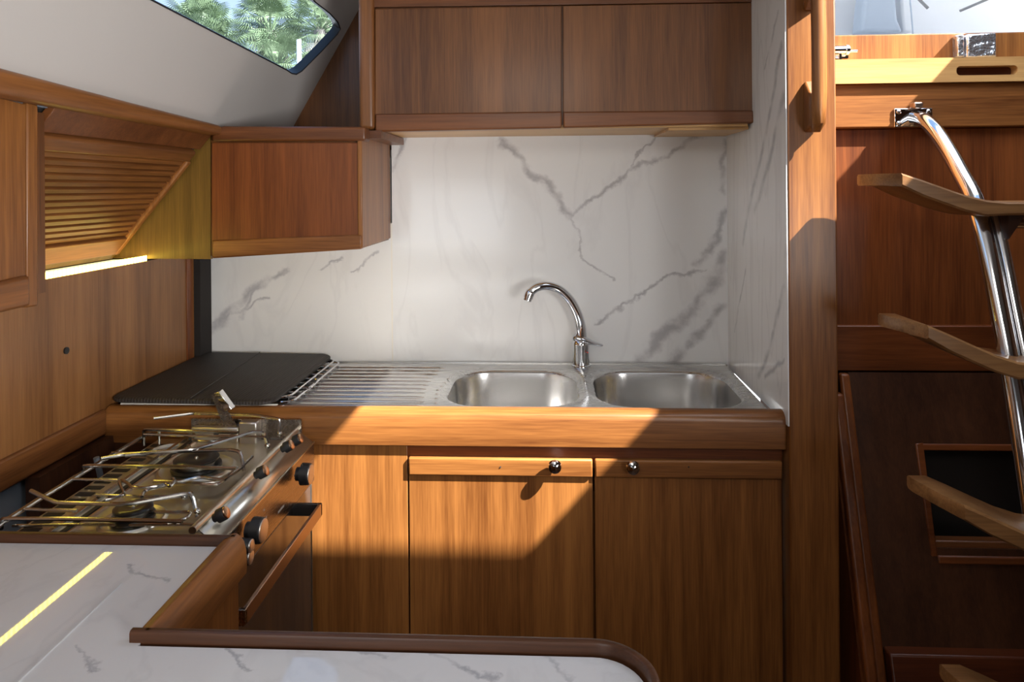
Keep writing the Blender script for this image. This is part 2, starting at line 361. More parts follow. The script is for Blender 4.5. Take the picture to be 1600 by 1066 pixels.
# coachroof side with the window hole
def LP(Y, dz, o=0):       # point on the sloping cabin side; o = offset outboard
    p = Vector((-.851 + .581 * dz, Y, ZC + .217 + dz)); return p + Vector((-.8646, 0, .5024)) * o
def LH(px, py):
    d = ray(px, py); t = (-.851 - .581 * .217) / (d.x - .581 * d.z); q = d * t; return (q.y, q.z - .217)
bm = MB(); outer = [(-2.6, -.06), (2.33, -.06), (2.33, .433), (-2.6, .433)]
wlo = LH(235, 0); wlr = LH(444, 108)
wo = [(wlr[0] + (wlo[0] - wlr[0]) * 2.2, wlr[1] + (wlo[1] - wlr[1]) * 2.2), wlr, LH(452, 113.5), LH(459, 115), LH(468, 110), LH(500, 78), LH(524, 52), LH(529, 43), LH(525, 32), LH(512, 18), LH(489, 0)]
wo += [(wo[-1][0] - .12, .338), (wo[0][0], .345)]
def ring(b, pts, o=0):
    vs = [b.bm.verts.new(LP(y, d, o)) for y, d in pts]
    return vs, [b.bm.edges.new((vs[i], vs[(i + 1) % len(vs)])) for i in range(len(vs))]
v1, e1 = ring(bm, outer); v2, e2 = ring(bm, wo)
bmesh.ops.triangle_fill(bm.bm, use_beauty=True, use_dissolve=False, edges=e1 + e2)
ls = build('wall_upper_left', bm, liner, solid=.014, smooth=False); tag(ls, 'off-white sloping cabin side around the long window', 'wall', kind='structure')
# window: rubber gasket + pane
wnd = thing('window_1', LP(1.2, .2), 'long cabin window with palm trees behind it', 'window', kind='structure')
def scale_poly(pts, k):
    cy = sum(p[0] for p in pts) / len(pts); cz = sum(p[1] for p in pts) / len(pts)
    out = []
    n = len(pts)
    for i in range(n):
        a = Vector(pts[i - 1]); c = Vector(pts[i]); d = Vector(pts[(i + 1) % n])
        n1 = Vector(((c - a).y, -(c - a).x)).normalized(); n2 = Vector(((d - c).y, -(d - c).x)).normalized()
        q = c - (n1 + n2).normalized() * k; out.append((q.x, q.y))
    return out
inn = scale_poly(wo, .003)
gb = MB(); rings = []
for pts, o in ((wo, -.009), (inn, -.007), (inn, .02), (wo, .02)):
    rings.append([gb.bm.verts.new(LP(y, d, o)) for y, d in pts])
nn = len(wo)
for a, c in ((0, 1), (1, 2), (2, 3)):
    for i in range(nn): gb.bm.faces.new((rings[a][i], rings[a][(i + 1) % nn], rings[c][(i + 1) % nn], rings[c][i]))
build('window_gasket', gb, black, wnd)
gp = MB(); gp.face([LP(y, d, .012) for y, d in wo]); build('window_pane', gp, glass_m, wnd, solid=.005, smooth=False)
# wooden bulkhead at the aft end of the cabin side, behind the low cupboard
tag(build('wall_niche', MB().prism([LP(2.31, -.06), W(-.42, 2.31, -.128), W(-.42, 2.31, -.645), LP(2.31, .43)], (0, .02, 0)), dk_z), 'dark teak bulkhead above the low cupboard', 'wall', kind='structure')

# saloon behind the photographer (closes the room)
tag(build('wall_right', MB().box(2.26, 2.3, -2.6, 2.5, 0, 2.13), dk_z), 'teak bulkhead on the far side of the saloon', 'wall', kind='structure')
sb_ = MB(); sb_.box(-1.6, 2.3, -2.64, -2.6, 0, 2.13)
tag(build('wall_front', sb_, bulk_white), 'pale forward bulkhead of the saloon', 'wall', kind='structure')
tag(build('wall_lower_left', MB().box(-1.29, -1.25, -2.6, .29, 0, 1.58), dk_z), 'teak lining on the hull side of the saloon', 'wall', kind='structure')

# ================================================================== SPLASHBACK
def vs(*pts, Y=YB, w=1.0):
    P = [hY(x, y, Y) for x, y in pts]; return [(P[i], P[i + 1], w) for i in range(len(P) - 1)]
sp = thing('splashback', (-.2, YB, ZC - .52), 'white marble splashback with grey veins behind the sink', 'splashback')
def local(segs, o): return [(a - o, c - o, w) for a, c, w in segs]
SG = vs((780, 222), (808, 236), (832, 272), (862, 300), (895, 336), w=1.7) + vs((895, 338), (925, 310), (985, 272), (1040, 246), (1098, 215), w=1.1) \
   + vs((985, 270), (1022, 216), w=.6) + vs((640, 205), (612, 262), w=1.0) + vs((1132, 330), (1122, 372), (1085, 415), w=1.6) + vs((1132, 400), (1105, 455), (1060, 500), (1000, 560), w=2.6) \
   + vs((1128, 480), (1075, 530), (1050, 560), w=2.2) + vs((1100, 425), (1040, 440), (985, 470), (930, 505), w=.8) + vs((895, 340), (915, 400), (960, 440), w=.5) + vs((1130, 225), (1126, 300), w=1.2)
o_ = sp.location
build('main_panel', MB().boxd(hY(613, 400, YB).x, XR + .01, YB, YB + .01, -.19, .53), seg_marble('marble_main', local(SG, o_)), sp)
SG2 = vs((415, 440), (385, 462), (355, 492), (332, 520), w=2.2) + vs((455, 418), (400, 455), (372, 500), w=1.2) + vs((425, 470), (340, 502), w=.8) + vs((540, 402), (500, 425), w=.7) + vs((590, 395), (556, 420), w=.6)
build('left_panel', MB().boxd(XL - .01, hY(611, 400, YB).x, YB, YB + .01, .1, .53), seg_marble('marble_left', local(SG2, o_), base=(.74, .73, .71)), sp)
build('joint_line', MB().boxd(hY(611, 400, YB).x, hY(613, 400, YB).x, YB + .001, YB + .01, .1, .53), caulk, sp)
sd = thing('side_splashback', (XR, 1.85, ZC - .53), 'white marble side panel with upright streaky veins right of the sink', 'splashback')
def vx(*pts, w=1.0):
    P = [hX(x, y, XR) for x, y in pts]; return [(P[i], P[i + 1], w) for i in range(len(P) - 1)]
SG3 = vx((1222, 70), (1208, 150), (1192, 230), (1176, 300), (1160, 380), w=1.5) + vx((1224, 150), (1205, 240), (1180, 330), w=1.6) + vx((1216, 20), (1195, 110), w=.8) + vx((1224, 450), (1205, 530), (1185, 590), w=1.4) + vx((1226, 560), (1195, 590), w=1.0) + vx((1165, 420), (1148, 520), w=.7)
build('side_panel', MB().boxd(XR, XR + .012, 1.585, YB, HC, .53), seg_marble('marble_side', local(SG3, sd.location), base=(.72, .715, .705), plane='x', fbm=.3), sd)
tag(build('sealant_bead', MB().tube([W(-.7, YB - .002, .5235), W(XR - .004, YB - .002, .5235)], .0035, 8), plain('grey_sealant', (.25, .24, .22), .5)), 'thin grey sealant line between the splashback and the sink unit', 'sealant')

# ================================================================== UPPER CUPBOARDS
YU = 1.838
uc = thing('wall_cupboard', (.05, YU, ZC + .16), 'wide two-door teak wall cupboard above the sink', 'cupboard')
build('cupboard_body', MB().boxd(hY(585, 100, YU).x, XR - .002, YU + .012, YB, HC, -.165), dk_z, uc, smooth=False)
m1 = MB(); pixY(m1, [(566, -120), (1178, -120), (1177, 3), (585, 11), (585, 12), (566, 12)], YU - .002, .03); build('top_rail', m1, dk_x, uc, bevel=.002)
pm = MB(); c0 = hY(575, 0, YU - .004); pa = [hY(561.5, 203, YU - .01), hY(585, 203, YU - .01)]
pm.boxd(pa[0].x, pa[1].x, YU - .016, YU + .04, HC, ZC - pa[0].z); build('corner_post', pm, dk_z, uc, bevel=.011, seg=5)
for (q, r, nm) in (([(586, 14), (877, 9.5), (877, 177), (586, 180)], [(586, 178), (877.5, 174), (877.5, 200), (586, 206)], 'a'), ([(880, 9), (1175, 4), (1176, 176), (880, 177)], [(880, 174.5), (1177, 172), (1178, 192), (880, 200)], 'b')):
    dm = MB(); pixY(dm, q, YU, .018); d = build('door', dm, dk_z, uc, bevel=.0015)
    lm = MB(); pixY(lm, r, YU - .009, .03); build('door_pull_rail', lm, dk_x, d, bevel=.004)
build('under_board', MB().boxd(hY(588, 200, YU).x, XR - .01, YU + .004, YB, -.166, -.157), lt_x, uc, bevel=.001)
build('under_block', MB().prism([W(hY(1040, 206, YU + .1).x, YU + .02, -.163), W(XR - .005, YU + .02, -.163), W(XR - .005, YB - .005, -.163), W(hY(1040, 206, YU + .1).x, YB - .005, -.163)], (0, 0, -.0)) if False else MB().boxd(hY(1040, 206, 1.9).x, XR - .004, YU + .02, YB, -.160, -.150), lt_x, uc, bevel=.001)

YS = 1.78
lc = thing('low_cupboard', (-.66, YS, ZC - .17), 'small single-door teak cupboard left of the splashback', 'cupboard')
xl, xr = hY(329, 300, YS).x, -.472
bd = MB(); pixY(bd, [(330, 212), (566, 212), (566, 388), (330, 400)], YS + .012, YB - YS - .016); build('cupboard_body', bd, dk_z, lc, smooth=False)
m1 = MB(); pixY(m1, [(345, 197), (571, 198), (571, 220), (330, 221), (330, 212)], YS - .01, .05); build('top_rail', m1, dk_x, lc, bevel=.006, seg=3)
build('cupboard_top', MB().boxd(-1.02, -.43, YS + .03, 2.31, -.155, -.135), dk_x, lc, smooth=False)
m1 = MB(); pixY(m1, [(331, 223), (564, 223), (564, 370), (331, 376)], YS, .015); d = build('door', m1, red_z, lc, bevel=.0015)
m1 = MB(); pixY(m1, [(331, 376), (565, 367), (565, 389.5), (331, 404)], YS - .008, .025); build('door_pull_rail', m1, teak_x, d, bevel=.004)
m1 = MB(); p0, p1 = hY(567.5, 207, YS), hY(568, 387, YS); m1.prism([(-.484, YS - .004, p0.z), (-.484, YS - .004, p1.z), (-.484, YB, p1.z + .001), (-.484, YB, p0.z)], (.012, 0, 0))
build('end_panel', m1, teak_z, lc, bevel=.003)

# ================================================================== LEFT SIDE: shelf rail, louvre, locker, LED
rl = thing('shelf_rail', (-.84, 1.2, ZC + .14), 'long rounded teak shelf rail running along the cabin side', 'rail')
a0 = hX(352, 196, -.83); b0 = hX(340, 212, -.83)
rm = MB(); rings = []
for Y, t, bt in ((.3, -.222, -.158), (1.055, -.194, -.150), (1.4, -.182, -.147), (1.765, -.171, -.144), (1.778, -.166, -.149)):
    cx = -.857; hz = (t + bt) / 2; hh = (bt - t) / 2; k = 1 if Y < 1.78 else .7
    rings.append([W(cx + .022 * k * math.copysign(abs(math.cos(a)) ** .6, math.cos(a)), Y, hz - hh * k * math.copysign(abs(math.sin(a)) ** .6, math.sin(a))) for a in [2 * math.pi * i / 20 for i in range(20)]])
rm.loft(rings); build('rail_bar', rm, teak_y, rl)
build('shelf_board', MB().boxd(-.90, -.865, .3, 1.775, -.165, -.158), dk_x, rl, smooth=False)
# louvred sloping front
lv = thing('louvred_panel', (-.95, 1.5, ZC - .16), 'sloping teak louvred ventilation panel behind the stove', 'panel')
LT, LB = (-.872, -.148), (-1.135, .170)      # (X, depth) of top and bottom edge
dv = Vector((LB[0] - LT[0], LB[1] - LT[1])); ll = dv.length; du = dv / ll
def lp(s, Y, o=0):     # s along slope from top, o into the room
    return W(LT[0] + du.x * s + du.y * o, Y, LT[1] + du.y * s - du.x * o * -1 if False else LT[1] + du.y * s + (-du.x) * o)
Y0, Y1 = 1.20, 1.785
def yend(s): return Y1
def slab(mb, s0, s1, y0, y1, o0, o1):
    mb.loft([[lp(s0, y, o0), lp(s1, y, o0), lp(s1, y, o1), lp(s0, y, o1)] for y in (y0, y1)])
mb = MB(); slab(mb, -.01, .048, Y0, Y1, -.01, .004); build('top_board', mb, dk_x, lv, bevel=.001)
mb = MB(); slab(mb, .050, .083, Y0, Y1 - .03, -.005, .016); build('frame_top', mb, teak_y, lv, bevel=.006, seg=3)
mb = MB(); slab(mb, .335, ll - .034 + .012, Y0, Y1 - .03, -.005, .014); build('frame_bottom', mb, teak_y, lv, bevel=.004, seg=3)
mb = MB(); slab(mb, ll - .02, ll + .004, Y0, Y1, -.01, .002); build('bottom_board', mb, ply, lv)
mb = MB(); slab(mb, .083, ll - .02, Y1 - .032, Y1 - .012, -.005, .014); build('frame_side', mb, teak_z, lv, bevel=.005, seg=3)
mb = MB(); slab(mb, .0, ll, Y0, Y1, -.022, -.014); build('backing', mb, dark, lv)
ns = 14
for i in range(ns):
    s = .086 + (i + .5) * (.335 - .086) / ns; h = .0070
    mb = MB(); mb.loft([[lp(s - h, y, -.006), lp(s - h, y, .003), lp(s - h + .002, y, .006), lp(s + h - .001, y, .005), lp(s + h, y, .003), lp(s + h, y, -.006)] for y in (Y0, Y1 - .030)])
    build('louvre_slat', mb, teak_y, lv)
# yellow-lit filler panel at the end
fp = MB(); fp.prism([hY(318, 213, YS + .010), hY(329, 213, YS + .010), hY(329, 405, YS + .010), hY(174, 404, YS + .010)], (0, .014, 0))
tag(build('filler_panel', fp, ply), 'triangular plywood filler between the louvred panel and the low cupboard', 'panel')
# LED tape along the top of the side panel
led = thing('led_strip', W(XL, 1.4, .18), 'glowing warm yellow light strip along the top of the side panel', 'light')
build('diffuser', MB().prism([W(XL - .001, 1.0, .180), W(XL - .001, 1.0, .174), W(-1.135, 1.0, .1765), W(-1.135, 1.0, .181)], (0, .786, 0)), led_m, led)
build('led_tape', MB().boxd(XL - .001, XL + .0005, 1.0, 1.786, .166, .180), led2_m, led)
# near locker at the left edge
lk = thing('side_locker', (-.9, .95, ZC - .2), 'teak side locker with upright door at the left edge above the stove', 'cupboard')
XK = -.87
build('locker_body', MB().boxd(-1.06, XK - .012, .3, 1.195, -.14, .175), dk_z, lk, smooth=False)
m1 = MB(); pixX(m1, [(43, 160), (60, 164), (60, 478), (43, 481)], XK, -.02); build('face_post', m1, teak_z, lk, bevel=.003)
m1 = MB(); m1.prism([hX(40.5, 163, XK), hX(40.5, 434, XK), hX(-700, 600, XK), hX(-700, -28, XK)], (-.012, 0, 0)); d = build('door', m1, teak_z, lk, bevel=.0015)
m1 = MB(); m1.prism([hX(48, 430, XK + .01), hX(49, 478, XK + .01), hX(-700, 657, XK + .01), hX(-700, 600, XK + .01)], (-.022, 0, 0)); build('door_pull_rail', m1, teak_y, d, bevel=.006, seg=3)

# ================================================================== SINK COUNTER
cf = thing('counter_rail', (-.2, YT, ZC - .585), 'thick rounded teak rail along the front of the sink counter', 'rail')
cr_ = MB(); L0, L1 = hY(162, 660, YT).x, XR + .001
prof = [(0, .5875), (0, .528), (.003, .516), (.011, .509), (.020, .506), (.034, .506), (.040, .510), (.040, .5875)]
cr_.loft([[W(x, YT + a, d) for a, d in prof] for x in (L0, L1)]); build('rail_front', cr_, teak_x, cf, bevel=.0015)
cbn = thing('base_cabinet', (-.1, 1.612, 0), 'teak base cabinet with two doors below the sink', 'cabinet')
YD = 1.612
build('recess_panel', MB().boxd(-1.12, -.60, 1.602, 1.610, .575, 1.43), mah, cbn)
build('cabinet_body', MB().boxd(-.97, XR - .012, YD + .02, YB, .70, 1.40), dk_z, cbn, smooth=False)
build('shadow_rail', MB().boxd(-.545, XR - .004, YD + .004, YD + .03, .575, .64), red_x, cbn)
xa = hY(637, 800, YD).x
build('stile', MB().boxd(hY(470, 800, YD).x, xa, YD, YD + .02, .578, 1.42), teak_z, cbn, bevel=.001)
build('end_stile', MB().boxd(hY(1223, 800, YD).x, XR - .001, YD + .012, YD + .03, .578, 1.42), mah, cbn)
kn = []
for (x0, x1, kx, ky, lab) in ((640, 926.5, 867, 729.5, 'a'), (930, 1222, 989, 731, 'b')):
    X0, X1 = hY(x0, 850, YD).x, hY(x1, 850, YD).x
    zt1 = ZC - hY(x0, 714, YD).z
    d = build('door', MB().boxd(X0, X1, YD, YD + .018, .626, 1.38), teak_z, cbn, bevel=.0012)
    build('door_top_rail', MB().boxd(X0, X1, YD - .008, YD + .012, .616, .657), teak_x, d, bevel=.0035)
    kc = hY(kx, ky, YD - .024)
    k = MB(); k.lathe(kc + Vector((0, .018, 0)), (0, -1, 0), [(0, .009), (.002, .009), (.003, .005), (.008, .005), (.010, .010), (.014, .0145), (.019, .016), (.024, .014), (.027, .009), (.029, .002)])
    build('knob', k, chrome, d)
    build('screw_hole', MB().cyl(hY(782 if lab == 'a' else 1076, 730, YD - .009), hY(782 if lab == 'a' else 1076, 730, YD - .004), .0018, seg=10), dark, d)

# sink unit: pressed steel sheet with two bowls and drainer
sk = thing('sink', (0, 1.86, ZC - .52), 'double-bowl stainless steel sink with ribbed drainer', 'sink')
ZS = .518
def P3(pts, d): return [W(x, y, d) for x, y in pts]
bl = rrect(-.262, .078, 1.690, 2.025, .105, 10); br_ = rrect(.118, .482, 1.690, 2.025, .105, 10)
sm = MB()
def eloop(pts, d):
    v = [sm.bm.verts.new(p) for p in P3(pts, d)]; return [sm.bm.edges.new((v[i], v[(i + 1) % len(v)])) for i in range(len(v))]
def expand(pts, k):
    cx = sum(p[0] for p in pts) / len(pts); cy = sum(p[1] for p in pts) / len(pts)
    xs = [p[0] for p in pts]; ys = [p[1] for p in pts]; hw = (max(xs) - min(xs)) / 2; hh = (max(ys) - min(ys)) / 2
    return [(cx + (p[0] - cx) * (hw + k) / hw, cy + (p[1] - cy) * (hh + k) / hh) for p in pts]
E = eloop([(-.78, 1.642), (XR - .02, 1.642), (XR - .012, 2.095), (-.78, 2.095)], ZS)
oe = expand(bl, .017); oe2 = expand(br_, .017)
E += eloop(oe, ZS); E += eloop(oe2, ZS)
bmesh.ops.triangle_fill(sm.bm, use_beauty=True, use_dissolve=False, edges=E)
for pts in (bl, br_):
    sm.loft([P3(expand(pts, .017), ZS), P3(expand(pts, .013), ZS + .0025), P3(expand(pts, .009), ZS + .0045), P3(expand(pts, .004), ZS + .005), P3(pts, ZS + .007), P3(expand(pts, -.003), ZS + .012)], cap=False)
sm.boxd(-.78, XR - .012, 2.086, 2.096, ZS - .003, ZS)
build('sink_top', sm, sink_steel, sk)
for pts, dx in ((bl, 0), (br_, 0)):
    bb = MB(); st = [(-.003, .012), (-.006, .03), (-.010, .10), (-.016, .135), (-.030, .152), (-.055, .160), (-.10, .162)]
    bb.loft([P3(expand(pts, k), ZS + d) for k, d in st], cap=False)
    # floor of the bowl
    last = P3(expand(pts, -.10), ZS + .162); bb.face(last[::-1])
    bo = build('bowl', bb, bowl_steel, sk)
    cx = sum(p[0] for p in pts) / len(pts); cy = sum(p[1] for p in pts) / len(pts)
    build('drain', MB().lathe(W(cx, cy, ZS + .161), (0, 0, 1), [(0, .04), (.003, .04), (.004, .036), (.001, .03), (.001, .005)]), chrome, bo)
rb = MB()
for i in range(11):
    y = 1.672 + i * .036; e = -.315 - .028 * (1 - abs(i - 5) / 5.0) if False else -.30 - .018 * math.sin(i / 10 * math.pi)
    x0 = -.70
    ring_ = []
    for x, k in ((x0, .2), (x0 + .02, 1), (e - .02, 1), (e, .2)):
        ring_.append([W(x, y + .0055 * c, ZS - .0035 * k * math.sin(math.acos(max(-1, min(1, c))))) for c in (-1, -.7, -.3, 0, .3, .7, 1)])
    rb.loft(ring_, closed=False, cap=False)
build('drainer_ribs', rb, sink_steel, sk)
for i in range(7): build('drainer_dimple', MB().lathe(W(-.286 + .004 * abs(i - 3), 1.70 + .036 * i, ZS), (0, 0, 1), [(0, .006), (.0015, .004), (.002, .001)], 12), sink_steel, sk)

# mixer tap
fc = hZ(908, 572, ZS); tp = thing('faucet', fc, 'chrome mixer tap with swan-neck spout behind the sink bowls', 'faucet')
X, Y = fc.x, fc.y
build('tap_body', MB().lathe(fc, (0, 0, 1), [(0, .028), (.004, .028), (.006, .0255), (.058, .0255), (.062, .0262), (.070, .0262), (.078, .022), (.084, .014)]), chrome, tp)
b0 = MB().cyl(hY(918, 551, Y - .0265), hY(918, 551, Y - .024), .0022, seg=12); build('hot_mark', b0, red, tp)
yS = Y
sp_pts = [hY(x, y, yS - k) for x, y, k in ((909, 534, 0), (907, 510, 0), (901, 488, .006), (890, 468, .012), (874, 453, .02), (856, 447, .03), (840, 449, .04), (829, 457, .045), (825, 466, .048))]
pth = smoothpath(sp_pts, 6)
build('spout', MB().tube(pth, .011, 18, rad=[.0165 - .0035 * min(1, i / 24) + (.0015 if i > len(pth) - 8 else 0) for i in range(len(pth))]), chrome, tp)
a = pth[-1]; t = (pth[-1] - pth[-3]).normalized()
build('aerator', MB().cyl(a - t * .002, a + t * .008, .0125), chrome, tp)
lvr = MB(); A = W(X - .022, Y, ZS - .084); rings = []
for i, (dx, dz, wy, tz) in enumerate(((-.026, .086, .012, .008), (-.018, .088, .024, .013), (.004, .083, .027, .014), (.024, .076, .023, .009), (.044, .069, .017, .006), (.060, .065, .012, .0045), (.065, .065, .004, .002))):
    rings.append([Vector((X + dx, Y + math.cos(a) * wy * .8 - .002, fc.z + dz - .004 + math.sin(a) * tz)) for a in [2 * math.pi * k / 14 for k in range(14)]])
build('lever', lvr.loft(rings), chrome, tp, sub=1)

# folded dish rack and dark mat on the drainer
dr = thing('dish_rack', (-.8, 1.86, ZC - ZS), 'folded chrome wire dish rack under the dark mat', 'rack')
fr = MB(); fr.tube([W(x, y, .508) for x, y in rrect(-.98, -.615, 1.66, 2.06, .03, 5)], .003, 8, closed=True); build('frame_wire', fr, chrome, dr)
fr = MB(); fr.tube([W(x, y, .499) for x, y in rrect(-.97, -.627, 1.67, 2.05, .03, 5)], .0025, 8, closed=True); build('frame_wire', fr, chrome, dr)
for i in range(9):
    y = 1.69 + i * .042
    build('rack_wire', MB().tube([W(-.94, y, .503), W(-.63, y, .503), W(-.62, y + .008, .506)], .002, 6), chrome, dr)
build('rack_foot', MB().tube(smoothpath([W(-.627, 1.76, .500), W(-.609, 1.775, .504), W(-.609, 1.83, .504), W(-.621, 1.842, .500)], 3), .0025, 8), chrome, dr)
for i, (x, y) in enumerate(((-.93, 1.70), (-.93, 2.02), (-.64, 1.70), (-.64, 2.02))):
    build('rack_leg', MB().tube([W(x, y, .508), W(x, y, ZS)], .003, 6), chrome, dr)
mt = MB(); o1 = rrect(-1.042, -.645, 1.612, 2.085, .035, 6)
rings = []
for k, d in ((-.006, .4985), (0, .4955), (0, .4895), (-.003, .4865), (-.008, .4855)):
    rings.append([W(x, y, d + (.004 if x > -.7 else 0) - (.004 if x < -.96 and y < 1.7 else 0) * 0) for x, y in expand(o1, k)])
mt.loft(rings)
mo = build('drying_mat', mt, mat_m); tag(mo, 'dark brown folded drying mat lying left of the drainer', 'mat')
build('fold_line', MB().tube([W(-.868, 2.08, .4855), W(-.842, 1.615, .4855)], .0012, 6), plain('mat_seam', (.07, .06, .055), .7), mo)
tag(build('counter_sealant', MB().tube([W(-1.02, 1.632, .506), W(-.64, 1.632, .506)], .003, 8), caulk), 'white sealant line on the counter rail in front of the dark mat', 'sealant')

# ================================================================== STOVE
st = thing('stove', (-.72, 1.37, 0), 'stainless steel gimballed two-burner boat stove with oven', 'stove')
SY0, SY1 = 1.12, 1.585; SXB, SXF = -.912, -.575; ZH = .570
# hob
def hobplate():
    m = MB(); m.boxd(SXB + .012, SXF, SY0, SY1, ZH, ZH + .008); return m
build('hob_plate', hobplate(), hob_steel, st, bevel=.003)
build('body_shell', MB().boxd(SXB + .02, -.560, SY0 + .004, SY1 - .004, ZH + .01, 1.15), panel_steel, st)
mb = MB()
for i in range(15):
    y = SY0 + .02 + i * .028
    mb.boxd(SXB + .020, SXB + .052, y, y + .014, ZH - .0012, ZH + .002)
build('vent_slots', mb, black, st)
for (x, w_, mm) in ((-.838, .009, wire_steel), (-.816, .010, black), (-.803, .006, handle_steel)):
    build('ledge_strip', MB().boxd(x, x + w_, SY0 + .005, SY1 - .01, ZH - .006, ZH + .001), mm, st, bevel=.001)
# burners
def burner(cx, cy, R):
    b0 = MB(); b0.lathe(W(cx, cy, ZH), (0, 0, 1), [(0, R * 1.75), (.002, R * 1.72), (.0045, R * 1.6), (.001, R * 1.45), (.001, R * 1.2), (.001, .005)], 40); bb = build('burner', b0, hob_steel, st)
    c1 = MB(); c1.lathe(W(cx, cy, ZH - .001), (0, 0, 1), [(0, R * 1.05), (.004, R * 1.12), (.009, R * 1.1), (.010, R), (.011, .004)], 40); build('burner_ring', c1, cast, bb)
    c3 = MB(); c3.lathe(W(cx, cy, ZH - .010), (0, 0, 1), [(0, R * .8), (.007, R * .82), (.008, .004)], 40); build('burner_head', c3, hob_steel, bb)
    c2 = MB(); c2.lathe(W(cx, cy, ZH - .018), (0, 0, 1), [(0, R * .92), (.0015, R), (.005, R), (.0075, R * .85), (.006, R * .4), (.0045, .003)], 40); build('burner_cap', c2, cast, bb)
    build('cap_screw', MB().ball(W(cx, cy, ZH - .023), R * .09, 10), hob_steel, bb)
bc = hZ(307, 718, ZH - .02); burner(bc.x, bc.y, .044)
bc2 = hZ(208, 795, ZH - .02); burner(bc2.x, bc2.y, .032)
bc3 = hZ(268, 702, ZH - .01)
build('burner_bowl', MB().lathe(W(-.83, 1.50, ZH), (0, 0, 1), [(0, .045), (.005, .044), (.006, .038), (.001, .034), (.001, .004)], 36), hob_steel, st)
# back-left perimeter rail, flat front rail
RZ = .550
build('rear_rail', MB().tube(smoothpath([W(SXB + .01, SY0 - .005, RZ + .012), W(SXB, SY0 + .01, RZ), W(SXB, SY1 - .07, RZ), W(SXB, SY1, RZ)], 4), .0045, 10), wire_steel, st)
build('front_rail', MB().tube([W(SXF - .002, SY0 - .01, .548), W(SXF - .002, SY1 + .003, .548)], .0065, 12), hob_steel, st)
# pan fiddles and pot holders, drawn as bent wires
def wire(pts, r=.0036, n=4, nm='pot_holder', sm_=True):
    P = [Vector(p) for p in pts]; P = smoothpath(P, n) if sm_ else P
    return build(nm, MB().tube(P, r, 8), wire_steel, st)
def hz(px, py, zd): return hZ(px, py, zd)
def bent(px, zds, r=.0036, nm='pot_holder'):
    pts = [hZ(x, y, z) for (x, y), z in zip(px, zds)]
    # corner rounding: add near-corner points
    out = [pts[0]]
    for i in range(1, len(pts) - 1):
        a, p, c = pts[i - 1], pts[i], pts[i + 1]; k = .009
        out += [p + (a - p).normalized() * min(k, (a - p).length * .4), p * .55 + (p + (a - p).normalized() * k) * .225 + (p + (c - p).normalized() * k) * .225, p + (c - p).normalized() * min(k, (c - p).length * .4)]
    out.append(pts[-1])
    return build(nm, MB().tube(out, r, 8), wire_steel, st)
zt_, zl, zh = .532, .548, .567
# far fiddle loop
bent([(240, 654), (302, 646), (398, 649), (437, 655), (436, 683)], [zt_ - .02, zt_ - .02, zt_ - .02, zt_ - .02, zl])
bent([(224, 691), (225, 671), (300, 674), (372, 676)], [zh, zt_ - .01, zt_ - .01, zt_ - .01], nm='fiddle_bar')
bent([(225, 679), (300, 681), (415, 683)], [zt_, zt_, zt_], .003, nm='fiddle_bar')
bent([(158, 717), (190, 711), (300, 703), (320, 698), (395, 675), (412, 675), (419, 697)], [zt_, zt_, zt_ - .004, zt_ - .004, zt_ - .004, zt_, zh])
bent([(196, 712), (260, 706), (362, 703), (376, 706), (381, 736)], [zt_] * 4 + [zh])
bent([(175, 708), (232, 709)], [zl, zl], .003, nm='fiddle_bar')
bent([(130, 742), (130, 728), (250, 729), (368, 732)], [zh, zt_, zt_, zt_])
bent([(110, 749), (184, 751)], [zl, zl], .003, nm='fiddle_bar')
bent([(370, 731), (350, 752), (322, 756), (240, 753)], [zh - .01] * 4)
bent([(394, 714), (372, 736), (340, 758), (275, 755)], [zl + .01] * 4, .003)
bent([(48, 767), (88, 786), (182, 788), (208, 787), (290, 772), (300, 772), (308, 808)], [zt_ - .01, zt_, zt_, zt_, zt_, zt_, zh])
bent([(40, 796), (120, 798)], [zl, zl], .003, nm='fiddle_bar')
bent([(2, 826), (2, 811), (100, 811), (250, 814), (285, 815)], [zh, zt_ + .006] + [zt_ + .006] * 3, nm='fiddle_bar')
bent([(232, 800), (270, 801), (300, 800), (290, 812), (262, 817)], [zh - .01] * 5, .003)
bent([(150, 774), (210, 776), (290, 776), (300, 770)], [zh - .006] * 4, .003)
bent([(20, 822), (120, 820), (290, 820), (330, 822)], [zh - .004] * 4, .003, nm='fiddle_bar')
# squiggly clamps
wire([hZ(x, y, zh - .02) for x, y in ((186, 752), (190, 763), (193, 772), (180, 778), (165, 781))], .003)
wire([hZ(x, y, zh - .022) for x, y in ((190, 750), (200, 756), (208, 762), (228, 762), (245, 760), (258, 757), (266, 760), (273, 752), (270, 748))], .003)
wire([hZ(x, y, zh - .02) for x, y in ((270, 752), (285, 752), (312, 746), (330, 748), (352, 750))], .003)
wire([hZ(x, y, zh - .02) for x, y in ((222, 777), (226, 768), (240, 763), (268, 757))], .003)
wire([hZ(x, y, zl - .005) for x, y in ((296, 686), (294, 678), (300, 676), (305, 682), (302, 688), (330, 690), (352, 684), (366, 679))], .003)
for (px, py, z0) in ((418, 697, zt_), (308, 800, zt_), (437, 678, zt_), (288, 776, zt_)):
    build('wire_tip', MB().ball(hZ(px, py, z0 + .01), .0062, 12), wire_steel, st)
for (a_, c_) in (((225, 672), (226, 690)), ((249, 672), (249, 689))):
    build('fiddle_post', MB().tube([hZ(*a_, zt_), hZ(a_[0], a_[1], zt_) - Vector((0, 0, .035))], .003, 8), wire_steel, st)
